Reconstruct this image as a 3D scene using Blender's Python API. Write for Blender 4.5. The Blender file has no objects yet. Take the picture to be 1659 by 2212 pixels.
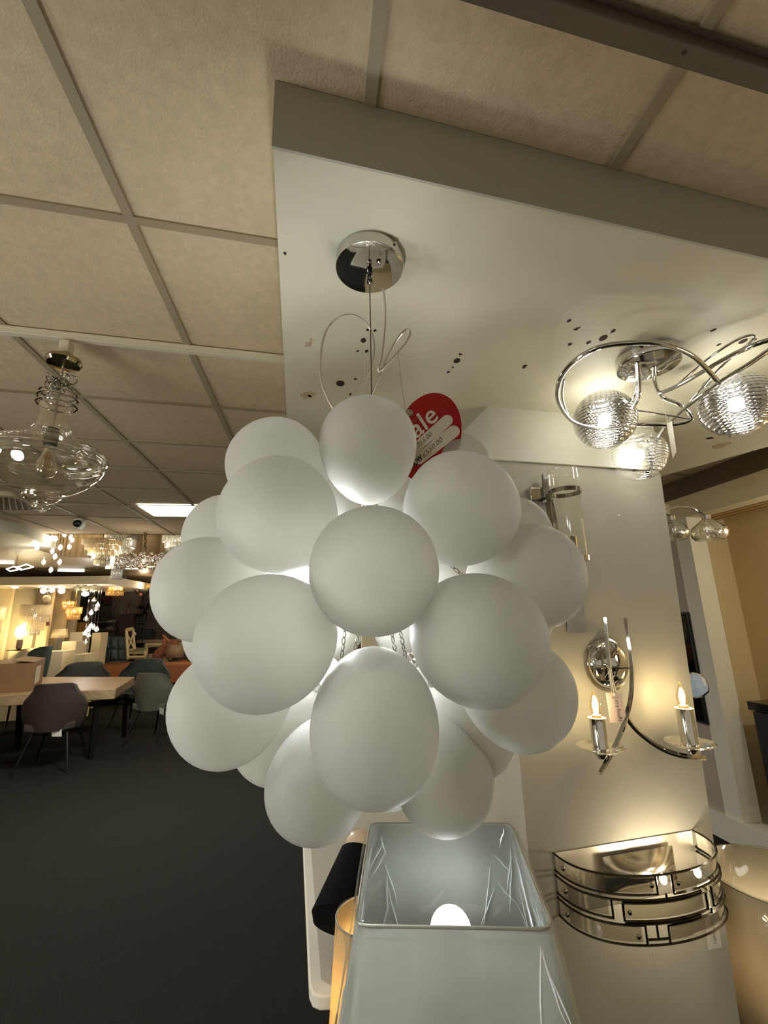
import bpy, bmesh, math, random
from mathutils import Vector, Matrix
random.seed(7)
PI = math.pi
V = Vector
scene = bpy.context.scene
# ------------------------------------------------------------------ camera
F, CX, CY = 950.0, 829.5, 1106.0
_m = -.0217
_d = (1340 + _m*(CX-679) - CY)/math.hypot(_m, 1)
_n = V((_m, -1.0)).normalized()
_up = V((_n.x*F*F/_d, _n.y*F*F/_d, F)).normalized()
_y = V((679-CX, 1340-CY, F)).normalized()
_y = (_y - _up*_y.dot(_up)).normalized()
_x = _y.cross(_up)
if _x.x < 0: _x = -_x
CAM = V((0, 0, 1.5))
def ray(u, v):
    c = V((u-CX, v-CY, F))
    return V((_x.dot(c), _y.dot(c), _up.dot(c))).normalized()
def Z(u, v, z):
    r = ray(u, v); return CAM + r*((z-CAM.z)/r.z)
def Y(u, v, y):
    r = ray(u, v); return CAM + r*(y/r.y)
def X(u, v, x):
    r = ray(u, v); return CAM + r*(x/r.x)
def PLN(u, v, p0, n):
    r = ray(u, v); return CAM + r*((p0-CAM).dot(n)/r.dot(n))
def m_per_px(p):
    return V((_x.z, _y.z, _up.z)).dot(p-CAM)/F
cam = bpy.data.objects.new('camera', bpy.data.cameras.new('camera'))
scene.collection.objects.link(cam)
right = V((_x.x, _y.x, _up.x)); down = V((_x.y, _y.y, _up.y)); fwd = V((_x.z, _y.z, _up.z))
M = Matrix.Identity(4)
for i in range(3):
    M[i][0] = right[i]; M[i][1] = -down[i]; M[i][2] = -fwd[i]; M[i][3] = CAM[i]
cam.matrix_world = M
cam.data.sensor_fit = 'HORIZONTAL'; cam.data.sensor_width = 36
cam.data.lens = 36*F/1659.0
cam.data.clip_start = .05
scene.camera = cam
# ------------------------------------------------------------------ world, exposure, render quality
w = bpy.data.worlds.new('World'); scene.world = w; w.use_nodes = True
w.node_tree.nodes['Background'].inputs[0].default_value = (1.0, .87, .68, 1)
w.node_tree.nodes['Background'].inputs[1].default_value = .16
scene.view_settings.view_transform = 'Standard'; scene.view_settings.look = 'None'
scene.view_settings.exposure = 1.5; scene.view_settings.gamma = 1; scene.view_settings.use_curve_mapping = False
cy = scene.cycles
cy.max_bounces = 8; cy.diffuse_bounces = 4; cy.glossy_bounces = 4; cy.transmission_bounces = 6; cy.transparent_max_bounces = 16
cy.caustics_reflective = False; cy.caustics_refractive = False
cy.use_denoising = True; cy.sample_clamp_indirect = 4; cy.use_adaptive_sampling = True; cy.adaptive_threshold = .02
WARM = (1.0, .80, .54); COOL = (.86, .94, 1.0); NEUT = (1.0, .88, .70)
def lamp(p, watts, col, rad=.03, spec=1.0):
    l = bpy.data.lights.new('bulb_or_fill_light', 'POINT'); l.energy = watts; l.color = col; l.shadow_soft_size = rad
    l.specular_factor = spec
    o = bpy.data.objects.new('bulb_or_fill_light', l); scene.collection.objects.link(o); o.location = p; return o
def area(p, sx, sy, watts, col, rot=(0, 0, 0)):
    l = bpy.data.lights.new('panel_light', 'AREA'); l.shape = 'RECTANGLE'; l.size = sx; l.size_y = sy; l.energy = watts; l.color = col
    o = bpy.data.objects.new('panel_light', l); scene.collection.objects.link(o); o.location = p; o.rotation_euler = rot; return o
# ------------------------------------------------------------------ materials
MATS = {}
def lin(c):
    return tuple(((x/255)/12.92 if x/255 <= .04045 else ((x/255+.055)/1.055)**2.4) for x in c)
def mat(name, rgb=(128,)*3, rough=.6, metal=0, noise=0, nscale=30, bump=0, bscale=60, emit=0, ecol=None, trans=0, alpha=1, wood=False, spec=.5, coat=0, stretch=None):
    if name in MATS: return MATS[name]
    m = bpy.data.materials.new(name); m.use_nodes = True; nt = m.node_tree; b = nt.nodes['Principled BSDF']
    c = lin(rgb)+(1,)
    b.inputs['Base Color'].default_value = c; b.inputs['Roughness'].default_value = rough; b.inputs['Metallic'].default_value = metal
    b.inputs['Specular IOR Level'].default_value = spec; b.inputs['Coat Weight'].default_value = coat
    if trans: b.inputs['Transmission Weight'].default_value = trans
    if alpha < 1: b.inputs['Alpha'].default_value = alpha
    if emit:
        b.inputs['Emission Color'].default_value = (ecol or (1, 1, 1))+(1,) if len(ecol or (1, 1, 1)) == 3 else ecol
        b.inputs['Emission Strength'].default_value = emit
    if noise or bump or wood:
        tc = nt.nodes.new('ShaderNodeTexCoord'); mp = nt.nodes.new('ShaderNodeMapping')
        nt.links.new(tc.outputs['Object'], mp.inputs[0])
        if stretch: mp.inputs['Scale'].default_value = stretch
    if noise or wood:
        n = nt.nodes.new('ShaderNodeTexNoise'); n.inputs['Scale'].default_value = nscale; n.inputs['Detail'].default_value = 6
        nt.links.new(mp.outputs[0], n.inputs['Vector'])
        r = nt.nodes.new('ShaderNodeValToRGB'); k = noise or .3
        r.color_ramp.elements[0].position = .3; r.color_ramp.elements[1].position = .7
        r.color_ramp.elements[0].color = tuple(x*(1-k) for x in c[:3])+(1,)
        r.color_ramp.elements[1].color = tuple(min(1, x*(1+k*.6)) for x in c[:3])+(1,)
        nt.links.new(n.outputs[0], r.inputs[0]); nt.links.new(r.outputs[0], b.inputs['Base Color'])
    if bump:
        n2 = nt.nodes.new('ShaderNodeTexNoise'); n2.inputs['Scale'].default_value = bscale; n2.inputs['Detail'].default_value = 4
        nt.links.new(mp.outputs[0], n2.inputs['Vector'])
        bp = nt.nodes.new('ShaderNodeBump'); bp.inputs['Strength'].default_value = bump; bp.inputs['Distance'].default_value = .01
        nt.links.new(n2.outputs[0], bp.inputs['Height']); nt.links.new(bp.outputs[0], b.inputs['Normal'])
    MATS[name] = m; return m
def newmat(name):
    m = bpy.data.materials.new(name); m.use_nodes = True; nt = m.node_tree
    nt.nodes.remove(nt.nodes['Principled BSDF']); MATS[name] = m
    return m, nt, nt.nodes['Material Output']
def thin_glass(name, tint=(255, 255, 255), base=.04, edge=.75, rough=.02, ribs=None, bump=0, metalish=0, bscale=80, power=1.6):
    """clear thin glass: mostly see-through, mirror-like towards the rim"""
    if name in MATS: return MATS[name]
    m, nt, out = newmat(name); N = nt.nodes.new; L = nt.links.new
    tr = N('ShaderNodeBsdfTransparent'); tr.inputs[0].default_value = lin(tint)+(1,)
    gl = N('ShaderNodeBsdfGlossy'); gl.inputs['Roughness'].default_value = rough; gl.inputs[0].default_value = (1, 1, 1, 1)
    lw = N('ShaderNodeLayerWeight'); lw.inputs['Blend'].default_value = .5
    pw = N('ShaderNodeMath'); pw.operation = 'POWER'; pw.inputs[1].default_value = power; L(lw.outputs['Facing'], pw.inputs[0])
    mr = N('ShaderNodeMapRange'); mr.inputs['To Min'].default_value = base; mr.inputs['To Max'].default_value = edge
    L(pw.outputs[0], mr.inputs[0])
    mx = N('ShaderNodeMixShader'); L(mr.outputs[0], mx.inputs[0]); L(tr.outputs[0], mx.inputs[1]); L(gl.outputs[0], mx.inputs[2])
    L(mx.outputs[0], out.inputs[0])
    if ribs or bump:
        tc = N('ShaderNodeTexCoord'); bp = N('ShaderNodeBump'); bp.inputs['Strength'].default_value = bump or 1; bp.inputs['Distance'].default_value = .003
        if ribs:
            wv = N('ShaderNodeTexWave'); wv.inputs['Scale'].default_value = ribs; wv.bands_direction = 'Z'
        else:
            wv = N('ShaderNodeTexNoise'); wv.inputs['Scale'].default_value = bscale
        L(tc.outputs['Object'], wv.inputs['Vector']); L(wv.outputs[0], bp.inputs['Height'])
        L(bp.outputs[0], gl.inputs['Normal']); L(bp.outputs[0], lw.inputs['Normal'])
    return m
def shade_mat(name, rgb, tf=.5, gloss=.06, grough=.35, bump=0, noise=0, stretch=None, refr=0):
    """light-passing cloth, opal or frosted glass"""
    if name in MATS: return MATS[name]
    m, nt, out = newmat(name); N = nt.nodes.new; L = nt.links.new
    c = lin(rgb)+(1,)
    d = N('ShaderNodeBsdfDiffuse'); t = N('ShaderNodeBsdfTranslucent'); g = N('ShaderNodeBsdfGlossy')
    d.inputs[0].default_value = c; t.inputs[0].default_value = c; g.inputs['Roughness'].default_value = grough
    a = N('ShaderNodeMixShader'); a.inputs[0].default_value = tf; L(d.outputs[0], a.inputs[1]); L(t.outputs[0], a.inputs[2])
    fr = N('ShaderNodeFresnel'); fr.inputs[0].default_value = 1.35
    mu = N('ShaderNodeMath'); mu.operation = 'MULTIPLY'; mu.inputs[1].default_value = gloss*10; L(fr.outputs[0], mu.inputs[0])
    if refr:
        rf = N('ShaderNodeBsdfRefraction'); rf.inputs['Roughness'].default_value = .9; rf.inputs['IOR'].default_value = 1.25; rf.inputs[0].default_value = c
        a2 = N('ShaderNodeMixShader'); a2.inputs[0].default_value = refr; L(a.outputs[0], a2.inputs[1]); L(rf.outputs[0], a2.inputs[2]); a = a2
    b = N('ShaderNodeMixShader'); L(mu.outputs[0], b.inputs[0]); L(a.outputs[0], b.inputs[1]); L(g.outputs[0], b.inputs[2])
    L(b.outputs[0], out.inputs[0])
    if noise:
        tc = N('ShaderNodeTexCoord'); mp = N('ShaderNodeMapping'); n = N('ShaderNodeTexNoise'); n.inputs['Scale'].default_value = 12
        if stretch: mp.inputs['Scale'].default_value = stretch
        r = N('ShaderNodeValToRGB'); r.color_ramp.elements[0].position = .3; r.color_ramp.elements[1].position = .7
        r.color_ramp.elements[0].color = tuple(x*(1-noise) for x in c[:3])+(1,); r.color_ramp.elements[1].color = c
        L(tc.outputs['Object'], mp.inputs[0]); L(mp.outputs[0], n.inputs['Vector']); L(n.outputs[0], r.inputs[0]); L(r.outputs[0], d.inputs[0]); L(r.outputs[0], t.inputs[0])
    return m
CHROME = mat('chrome', (205, 203, 198), .06, 1)
CHROME_D = mat('dark_chrome', (150, 148, 142), .12, 1)
BRASS = mat('brass', (214, 178, 110), .18, 1)
STEEL = mat('brushed_steel', (170, 165, 155), .3, 1)
BLACK = mat('black', (12, 12, 12), .45)
def bulb_mat(name, col, s): return mat(name, (255, 255, 255), .4, emit=s, ecol=col)
BULB_W = bulb_mat('warm_bulb_glow', (1, .82, .5), 14)
BULB_C = bulb_mat('cool_bulb_glow', (.9, .96, 1), 10)
# ------------------------------------------------------------------ mesh builder
class MB:
    def __init__(s): s.v = []; s.f = []
    def add(s, vs, fs):
        k = len(s.v); s.v += [V(p) for p in vs]; s.f += [tuple(i+k for i in f) for f in fs]; return s
    def box(s, lo, hi):
        x0, y0, z0 = lo; x1, y1, z1 = hi
        return s.hexa([(x0, y0, z0), (x1, y0, z0), (x1, y1, z0), (x0, y1, z0)], [(x0, y0, z1), (x1, y0, z1), (x1, y1, z1), (x0, y1, z1)])
    def hexa(s, a, b):
        n = len(a)
        return s.add(list(a)+list(b), [tuple(range(n))[::-1], tuple(range(n, 2*n))]+[(i, (i+1) % n, n+(i+1) % n, n+i) for i in range(n)])
    def prism(s, poly, off):
        off = V(off); return s.hexa([V(p) for p in poly], [V(p)+off for p in poly])
    def tube(s, path, r, n=8, closed=False, flat=None, rs=None):
        path = [V(p) for p in path]; k = len(path); rings = []
        up = None
        for i, p in enumerate(path):
            if closed: t = path[(i+1) % k]-path[i-1]
            else: t = path[min(i+1, k-1)]-path[max(i-1, 0)]
            if t.length < 1e-9: t = V((0, 0, 1))
            t.normalize()
            if up is None: up = V((0, 0, 1)) if abs(t.z) < .9 else V((1, 0, 0))
            u = up - t*up.dot(t)
            if u.length < 1e-4: u = t.orthogonal()
            u.normalize(); up = u; w_ = t.cross(u)
            rr = rs[i] if rs else r
            a, b = (rr, rr) if not flat else (rr, rr*flat)
            rings.append([p+u*math.cos(2*PI*j/n)*a+w_*math.sin(2*PI*j/n)*b for j in range(n)])
        vs = [q for g in rings for q in g]; fs = []
        for i in range(k if closed else k-1):
            i2 = (i+1) % k
            for j in range(n): fs.append((i*n+j, i*n+(j+1) % n, i2*n+(j+1) % n, i2*n+j))
        if not closed: fs += [tuple(range(n))[::-1], tuple((k-1)*n+j for j in range(n))]
        return s.add(vs, fs)
    def lathe(s, o, prof, n=32, ax=(0, 0, 1), sq=None, caps=True):
        """prof: (radius, distance along the axis)"""
        o = V(o); ax = V(ax).normalized(); u = ax.orthogonal().normalized() if abs(ax.z) < .999 else V((1, 0, 0)); w_ = ax.cross(u)
        vs = []; fs = []
        for r, h in prof:
            for j in range(n):
                a = 2*PI*(j+.5)/n
                vs.append(o+ax*h+(u*math.cos(a)+w_*math.sin(a))*max(r, 1e-5))
        for i in range(len(prof)-1):
            for j in range(n): fs.append((i*n+j, i*n+(j+1) % n, (i+1)*n+(j+1) % n, (i+1)*n+j))
        if caps:
            if prof[0][0] > 1e-4: fs.append(tuple(range(n))[::-1])
            if prof[-1][0] > 1e-4: fs.append(tuple((len(prof)-1)*n+j for j in range(n)))
        return s.add(vs, fs)
    def ball(s, c, r, n=24, m_=12, sc=(1, 1, 1)):
        c = V(c)
        k = len(s.v)
        s.lathe((0, 0, 0), [(math.sin(PI*i/m_)*r, -math.cos(PI*i/m_)*r) for i in range(m_+1)], n)
        for i in range(k, len(s.v)):
            q = s.v[i]; s.v[i] = c+V((q.x*sc[0], q.y*sc[1], q.z*sc[2]))
        return s
    def grid(s, fn, nu, nv, thick=None):
        vs = [fn(i/nu, j/nv) for i in range(nu+1) for j in range(nv+1)]
        q = lambda i, j: i*(nv+1)+j
        fs = [(q(i, j), q(i+1, j), q(i+1, j+1), q(i, j+1)) for i in range(nu) for j in range(nv)]
        if thick is None: return s.add(vs, fs)
        k = len(vs); vs2 = [V(p)+V(thick) for p in vs]
        fs2 = [tuple(a+k for a in f)[::-1] for f in fs]
        rim = [q(i, 0) for i in range(nu+1)]+[q(nu, j) for j in range(1, nv+1)]+[q(i, nv) for i in range(nu-1, -1, -1)]+[q(0, j) for j in range(nv-1, 0, -1)]
        fs3 = [(rim[i], rim[(i+1) % len(rim)], rim[(i+1) % len(rim)]+k, rim[i]+k) for i in range(len(rim))]
        return s.add(list(vs)+vs2, fs+fs2+fs3)
    def build(s, name, material, parent=None, org=None, bevel=0, seg=2, sharp=40, sub=0, label=None, solid=0):
        o_ = V(org) if org is not None else (V(parent['_org']) if parent is not None else V((0, 0, 0)))
        me = bpy.data.meshes.new(name); me.from_pydata([tuple(p-o_) for p in s.v], [], s.f); me.update()
        bm = bmesh.new(); bm.from_mesh(me); bmesh.ops.recalc_face_normals(bm, faces=bm.faces); bm.to_mesh(me); bm.free()
        me.materials.append(material)
        for p in me.polygons: p.use_smooth = True
        me.set_sharp_from_angle(angle=math.radians(sharp))
        ob = bpy.data.objects.new(name, me); scene.collection.objects.link(ob)
        ob['_org'] = list(o_)
        if parent is not None: ob.parent = parent
        else: ob.location = o_
        if solid:
            md = ob.modifiers.new('thickness', 'SOLIDIFY'); md.thickness = solid; md.offset = 0
        if bevel:
            md = ob.modifiers.new('bevel', 'BEVEL'); md.width = bevel; md.segments = seg; md.limit_method = 'ANGLE'; md.angle_limit = math.radians(40)
        if sub:
            md = ob.modifiers.new('sub', 'SUBSURF'); md.levels = sub; md.render_levels = sub
        if label: ob['label'] = label
        return ob
def tag(o, label, cat, group=None, kind=None):
    if label: o['label'] = label
    if cat: o['category'] = cat
    if group: o['group'] = group
    if kind: o['kind'] = kind
    return o
def thing(name, loc, label, cat, group=None):
    o = bpy.data.objects.new(name, None); scene.collection.objects.link(o); o.location = loc; o['_org'] = list(V(loc)); o.empty_display_size = .05
    return tag(o, label, cat, group)
def struct(name, mb, m, org=(0, 0, 0), label=None, **k):
    o = mb.build(name, m, org=org, **k); o['kind'] = 'structure'
    if label: o['label'] = label
    return o
def copy_tree(o, parent=None):
    c = o.copy(); scene.collection.objects.link(c)
    if parent is not None: c.parent = parent
    for ch in o.children: copy_tree(ch, c)
    return c
def dup(o, loc, label, rz=None, sc=None):
    c = copy_tree(o); c.location = loc; c['label'] = label
    if rz is not None: c.rotation_euler[2] = rz
    if sc: c.scale = (sc,)*3
    return c
def smooth_path(pts, k=6, closed=False):
    pts = [V(p) for p in pts]; n = len(pts); out = []
    for i in range(n if closed else n-1):
        if closed: a, b, c, d = pts[i-1], pts[i], pts[(i+1) % n], pts[(i+2) % n]
        else: a, b, c, d = pts[max(i-1, 0)], pts[i], pts[i+1], pts[min(i+2, n-1)]
        for j in range(k):
            t = j/k
            out.append(.5*((2*b)+(c-a)*t+(2*a-5*b+4*c-d)*t*t+(3*b-a-3*c+d)*t**3))
    if not closed: out.append(pts[-1])
    return out
def text_verts(s, extrude=0.0, shear=0.0):
    cu = bpy.data.curves.new('lettering', 'FONT'); cu.body = s; cu.size = 1; cu.resolution_u = 3; cu.shear = shear; cu.offset = 0
    ob = bpy.data.objects.new('lettering', cu); scene.collection.objects.link(ob)
    bpy.context.view_layer.update()
    dg = bpy.context.evaluated_depsgraph_get(); me = bpy.data.meshes.new_from_object(ob.evaluated_get(dg))
    vs = [(p.co.x, p.co.y) for p in me.vertices]; fs = [tuple(p.vertices) for p in me.polygons]
    bpy.data.objects.remove(ob); bpy.data.curves.remove(cu); bpy.data.meshes.remove(me)
    x0 = min(p[0] for p in vs); x1 = max(p[0] for p in vs); y0 = 0; y1 = max(p[1] for p in vs)
    return [((a-x0)/(x1-x0), (b-y0)/(y1-y0)) for a, b in vs], fs
def add_text(mb, s, fn, shear=0.0):
    """fn maps (0..1 along the line, 0..1 up the capital height) to a point"""
    vs, fs = text_verts(s, shear=shear); mb.add([fn(a, b) for a, b in vs], fs); return mb
def lerp(a, b, t): return V(a)*(1-t)+V(b)*t
def bil(q, s, t):  # q: bottom-left, bottom-right, top-right, top-left
    return lerp(lerp(q[0], q[1], s), lerp(q[3], q[2], s), t)
# ================================================================== the shell of the shop
TILE = mat('ceiling_tile', (200, 180, 146), .9, noise=.10, nscale=45, bump=.25, bscale=170)
TBAR = mat('ceiling_bar', (152, 138, 108), .6)
PAINT = mat('soffit_paint', (198, 192, 167), .6, noise=.05, nscale=2.2, bump=.05, bscale=14)
GREYP = mat('grey_paint', (150, 148, 130), .5, noise=.06, nscale=5)
PILL = mat('pillar_paint', (174, 170, 154), .85, spec=.15, noise=.06, nscale=3)
CREAM = mat('cream_paint', (222, 208, 172), .7, noise=.04, nscale=3)
WHITE = mat('white_paint', (226, 220, 200), .6)
YELLOW = mat('yellow_paint', (218, 198, 150), .8, noise=.05, nscale=2)
CARPET = mat('carpet', (50, 49, 41), 1, noise=.45, nscale=150, bump=.9, bscale=380, spec=.1)
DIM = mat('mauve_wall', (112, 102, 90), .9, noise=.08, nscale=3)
struct('floor', MB().box((-9, -5, -.05), (5, 14, 0)), CARPET, label='dark grey carpet of the shop floor')
struct('ceiling', MB().box((-9, -3.5, 2.5), (5, 5.35, 2.56)), TILE, label='suspended ceiling of speckled tiles over the near half of the shop')
# T-bar grid (skewed a little to the walls)
SK = .069
gridbars = MB()
def gb(x): gridbars.box((x-.012, -3.4, 2.494), (x+.012, 5.35, 2.5005))
for i in range(-12, 6): gb(-.477+.57*i-.012*(i < 0)*1)
for k in range(-8, 9):
    if k in (1, -1): continue
    y = .99+.51*k
    a = -8.5; b = 4.5
    q = [(a, y-.012+SK*(a+.5), 2.4935), (b, y-.012+SK*(b+.5), 2.4935), (b, y+.012+SK*(b+.5), 2.4935), (a, y+.012+SK*(a+.5), 2.4935)]
    if y+SK*(b+.5) < 5.34: gridbars.prism(q, (0, 0, .007))
struct('ceiling_grid', gridbars, TBAR, label='painted metal bars between the ceiling tiles')
# lighting track that carries the glass pendant, and the dark track near the top right corner
def track(name, y, h, wd, m, lab, x0, x1):
    q = []
    b = MB()
    f = lambda x: y+SK*(x+.5)
    b.prism([(x0, f(x0)-wd, 2.4934-h), (x1, f(x1)-wd, 2.4934-h), (x1, f(x1)+wd, 2.4934-h), (x0, f(x0)+wd, 2.4934-h)], (0, 0, h))
    b2 = MB().prism([(x0, f(x0)-wd*1.5, 2.4872), (x1, f(x1)-wd*1.5, 2.4872), (x1, f(x1)+wd*1.5, 2.4872), (x0, f(x0)+wd*1.5, 2.4872)], (0, 0, .006))
    o = thing(name, ((x0+x1)/2, f((x0+x1)/2), 2.49), lab, 'track')
    b.build('rail', m, o, bevel=.002); b2.build('flange', m, o)
    return o
TRACKW = mat('track_white', (205, 196, 170), .4)
track('lighting_track', 1.53, .022, .012, TRACKW, 'long white lighting track across the tiles, carrying the clear glass pendant', -4, -.02)
TRACKD = mat('track_brown', (84, 74, 60), .5)
t = track('ceiling_channel', .40, .03, .017, TRACKD, 'dark brown metal channel on the ceiling at the top right', -.4, 2.2)
p = Z(1478, 112, 2.465); MB().lathe(p, [(.004, -.002), (.004, .003)], 12).build('screw', BLACK, t)
# ---- lowered soffit
ZS = Y(590, 322, .645).z
FL = V((-.088, .645, ZS)); FR = V((2.3, .857, ZS)); A = Z(1659, 965, ZS); B = Z(1425, 1030, ZS)
A2 = A+(A-B)*1.6
BL = V((-.17, 2.9, ZS)); BR = B+(B-A)*.9
poly = [FL, V((2.55, .88, ZS)), A2, A, B, BR, BL]
s = MB().prism(poly, (0, 0, 2.5-ZS-.001))
soff = struct('soffit', s, PAINT, label='big cream painted lowered soffit over the lamps')
q0_ = FL+V((-.0, -.002, -.0)); MB().prism([FL+V((-.002, -.006, -.001)), V((2.55, .874, ZS-.001)), V((2.55, .880, ZS-.001)), FL+V((-.002, -.0005, -.001))], (0, 0, 2.499-ZS)).build('soffit_fascia', mat('fascia_shade_grey', (168, 166, 148), .6, noise=.04, nscale=4), label='front face of the big lowered soffit, greyed in colour for shade')['kind'] = 'structure'  # same soffit; the dimmer front is put into a greyer colour
HOLE = mat('hole_dark', (38, 24, 12), .9); RUST = mat('rust_mark', (184, 160, 126), .9, noise=.4, nscale=200)
def disc(u, v, r, m, n=9, name='drill_hole', jit=.0, el=1):
    c = Z(u, v, ZS); b = MB(); rr = r*m_per_px(c)
    pts = []
    for j in range(n):
        a = 2*PI*j/n; q = rr*(1+random.uniform(-jit, jit)); pts.append(c+V((math.cos(a)*q*el, math.sin(a)*q*1.3, -.0012)))
    b.prism(pts, (0, 0, .0012)); b.build(name, m, soff)
for u, v, r in [(735, 828, 9), (785, 735, 6), (987, 779, 7), (1303, 730, 8), (1605, 737, 7)]: disc(u, v, r, HOLE, 14)
for u, v, r in [(795, 712, 3), (809, 714, 4), (773, 758, 3), (791, 758, 3.5), (767, 819, 3.5), (757, 852, 3), (834, 863, 2.5), (994, 765, 4), (978, 793, 3.5), (969, 803, 3.5), (1231, 692, 4), (1246, 710, 5), (1323, 716, 4.5), (1230, 744, 4), (1272, 740, 3.5), (1312, 746, 3), (1133, 792, 4), (1551, 745, 4), (1540, 713, 4), (615, 547, 3), (1535, 946, 6), (1628, 735, 4)]:
    disc(u, v, r, HOLE, 7, jit=.5)
for u, v, r in [(666, 745, 7), (672, 735, 5), (660, 853, 11), (672, 851, 9), (1560, 962, 14)]: disc(u, v, r, RUST, 11, 'scuff_mark', .5)
# faint joint in the board running towards the pillar corner
p = Z(1055, 882, ZS); q = Z(998, 935, ZS)
MB().tube([p+V((0, 0, -.0002)), q+V((0, 0, -.0002))], .0007, 4).build('board_joint', mat('joint', (150, 140, 115), .8), soff)
# ---- pillar with its deeper head
PL = V((.697, 1.57, 0)); PR = V((1.43, 1.63, 0))
pn = V((-(PR.y-PL.y), PR.x-PL.x, 0)).normalized()      # points away from the camera
def onp(u, v, off=0): return PLN(u, v, V((PL.x, PL.y, 0))-pn*off, pn)
tl = onp(1064, 1012); tr = onp(1428, 1030); bl = onp(1133, 1700); br = onp(1590, 2180)
tdir = (PR-PL).normalized()
def pf(a, z, off=0):  # along the pillar face
    return V((PL.x, PL.y, 0))+tdir*a+V((0, 0, z))-pn*off
aL = (bl-PL).dot(tdir); aR = (br-PL).dot(tdir); aLt = (tl-PL).dot(tdir); aRt = (tr-PL).dot(tdir)
zt = onp(1250, 1007).z
b = MB().hexa([pf(aL, 0), pf(aR, 0), pf(aR, 0, -.55), pf(aL, 0, -.55)], [pf(aLt, zt), pf(aRt, zt), pf(aRt, zt, -.55), pf(aLt, zt, -.55)])
struct('pillar', b, PILL, label='square grey-beige pillar that carries the wall lights')
hl = onp(1060, 940, .012); hr = onp(1420, 970, .012)
aHL = (hl-PL).dot(tdir); aHR = (hr-PL).dot(tdir)
b = MB().hexa([pf(aHL, zt, .012), pf(aHR, zt, .012), pf(aHR, zt, -.56), pf(aHL, zt, -.56)], [pf(aHL, ZS-.0005, .012), pf(aHR, ZS-.0005, .012), pf(aHR, ZS-.0005, -.56), pf(aHL, ZS-.0005, -.56)])
struct('pillar_head', b, mat('head_lamplit_tint', (196, 194, 176), .5, noise=.04, nscale=4), label='boxed head on top of the pillar, lightened in colour for lamplight')  # head coloured lighter than the pillar to imitate lamplight on it
# ---- wall behind, seen between balloons and pillar, with door frame strips
b = MB().box((.3, 2.9, 0), (1.15, 2.95, ZS))
struct('wall_back', b, CREAM, label='cream wall behind the balloon chandelier')
FR1 = mat('frame_beige', (176, 160, 130), .5); FR2 = mat('frame_brown', (110, 92, 70), .5)
def vstrip(name, u0, u1, v, yy, m, z0, z1, lab):
    a = Y(u0, v, yy); b_ = Y(u1, v, yy); o = struct(name, MB().box((a.x, yy, z0), (b_.x, yy+.06, z1)), m, label=lab); return o
vstrip('trim_1', 1083, 1087, 1700, 1.75, FR2, 0, ZS, 'thin dark groove strip left of the pillar')
vstrip('trim_2', 1087, 1101, 1700, 1.75, WHITE, 0, ZS, 'pale upright moulding left of the pillar')
vstrip('trim_3', 1101, 1135, 1700, 1.78, FR1, 0, ZS, 'beige upright board tight against the pillar')
# ---- right wall with window niche
XR = 2.795
def xb(u0, v0, u1, v1, x=XR):  # y,z extents on the right wall
    a = X(u0, v0, x); b_ = X(u1, v1, x); return a, b_
ypost0 = X(1597, 1700, XR).y; ypost1 = X(1562, 1700, XR).y
ytop = 2.36; zlo = 2.2
NR = mat('right_wall_paint', (178, 164, 146), .7, noise=.05, nscale=4)
wr = MB()
wr.box((XR, ypost1, .15), (XR+.1, 6.5, zlo))                        # far part of the wall
struct('wall_right', wr, NR, label='greyish wall on the right behind the pillar')
struct('trim_4', MB().box((XR-.02, ypost0, .15), (XR+.12, ypost1, zlo)), WHITE, label='slim white post at the edge of the yellow niche')
struct('trim_5', MB().box((XR-.02, -1, zlo), (XR+.12, 6.5, ytop)), CREAM, label='cream beam over the niche')
struct('trim_6', MB().box((XR-.025, -1, ytop), (XR+.12, 6.5, 2.499)), mat('brown_fascia', (92, 74, 54), .6), label='brown board under the ceiling above the cream beam')
struct('trim_7', MB().box((XR-.035, -1, .17-.17), (XR+.1, 6.5, .16)), WHITE, label='white plinth along the foot of the right wall')
struct('wall_niche', MB().box((XR+.55, -1, .0), (XR+.6, 6.5, 2.4)), YELLOW, label='warm yellow back wall of the niche')
struct('niche_side', MB().box((XR+.1, ypost1+.1, .0), (XR+.56, ypost1+.15, 2.4)), YELLOW, label='yellow side wall of the niche')
struct('niche_floor', MB().box((XR+.1, -1, .1), (XR+.56, ypost1+.1, .15)), WHITE, label='white platform of the niche')
lv = MB()
for i in range(5): lv.box((XR+.12+i*.085, -1, 2.235), (XR+.165+i*.085, ypost1+.1, 2.26))
lv.box((XR+.1, -1, 2.28), (XR+.56, ypost1+.1, 2.3))
struct('niche_louvre', lv, mat('louvre_gold', (200, 168, 110), .4), label='long slats in the ceiling of the niche')
# television on the right wall, seen edge-on beside the pillar
a, c = xb(1500, 1555, 1498, 1322)
t = thing('television', (XR, a.y, c.z), 'black wall screen reflecting lamps, seen between pillar and white post', 'television')
MB().box((XR-.04, a.y-.15, a.z), (XR-.002, a.y+.9, c.z)).build('housing', BLACK, t, bevel=.004)
MB().box((XR-.044, a.y-.135, a.z+.015), (XR-.0405, a.y+.885, c.z-.015)).build('screen', mat('screen_glass', (8, 8, 9), .05, spec=1), t)
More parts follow.
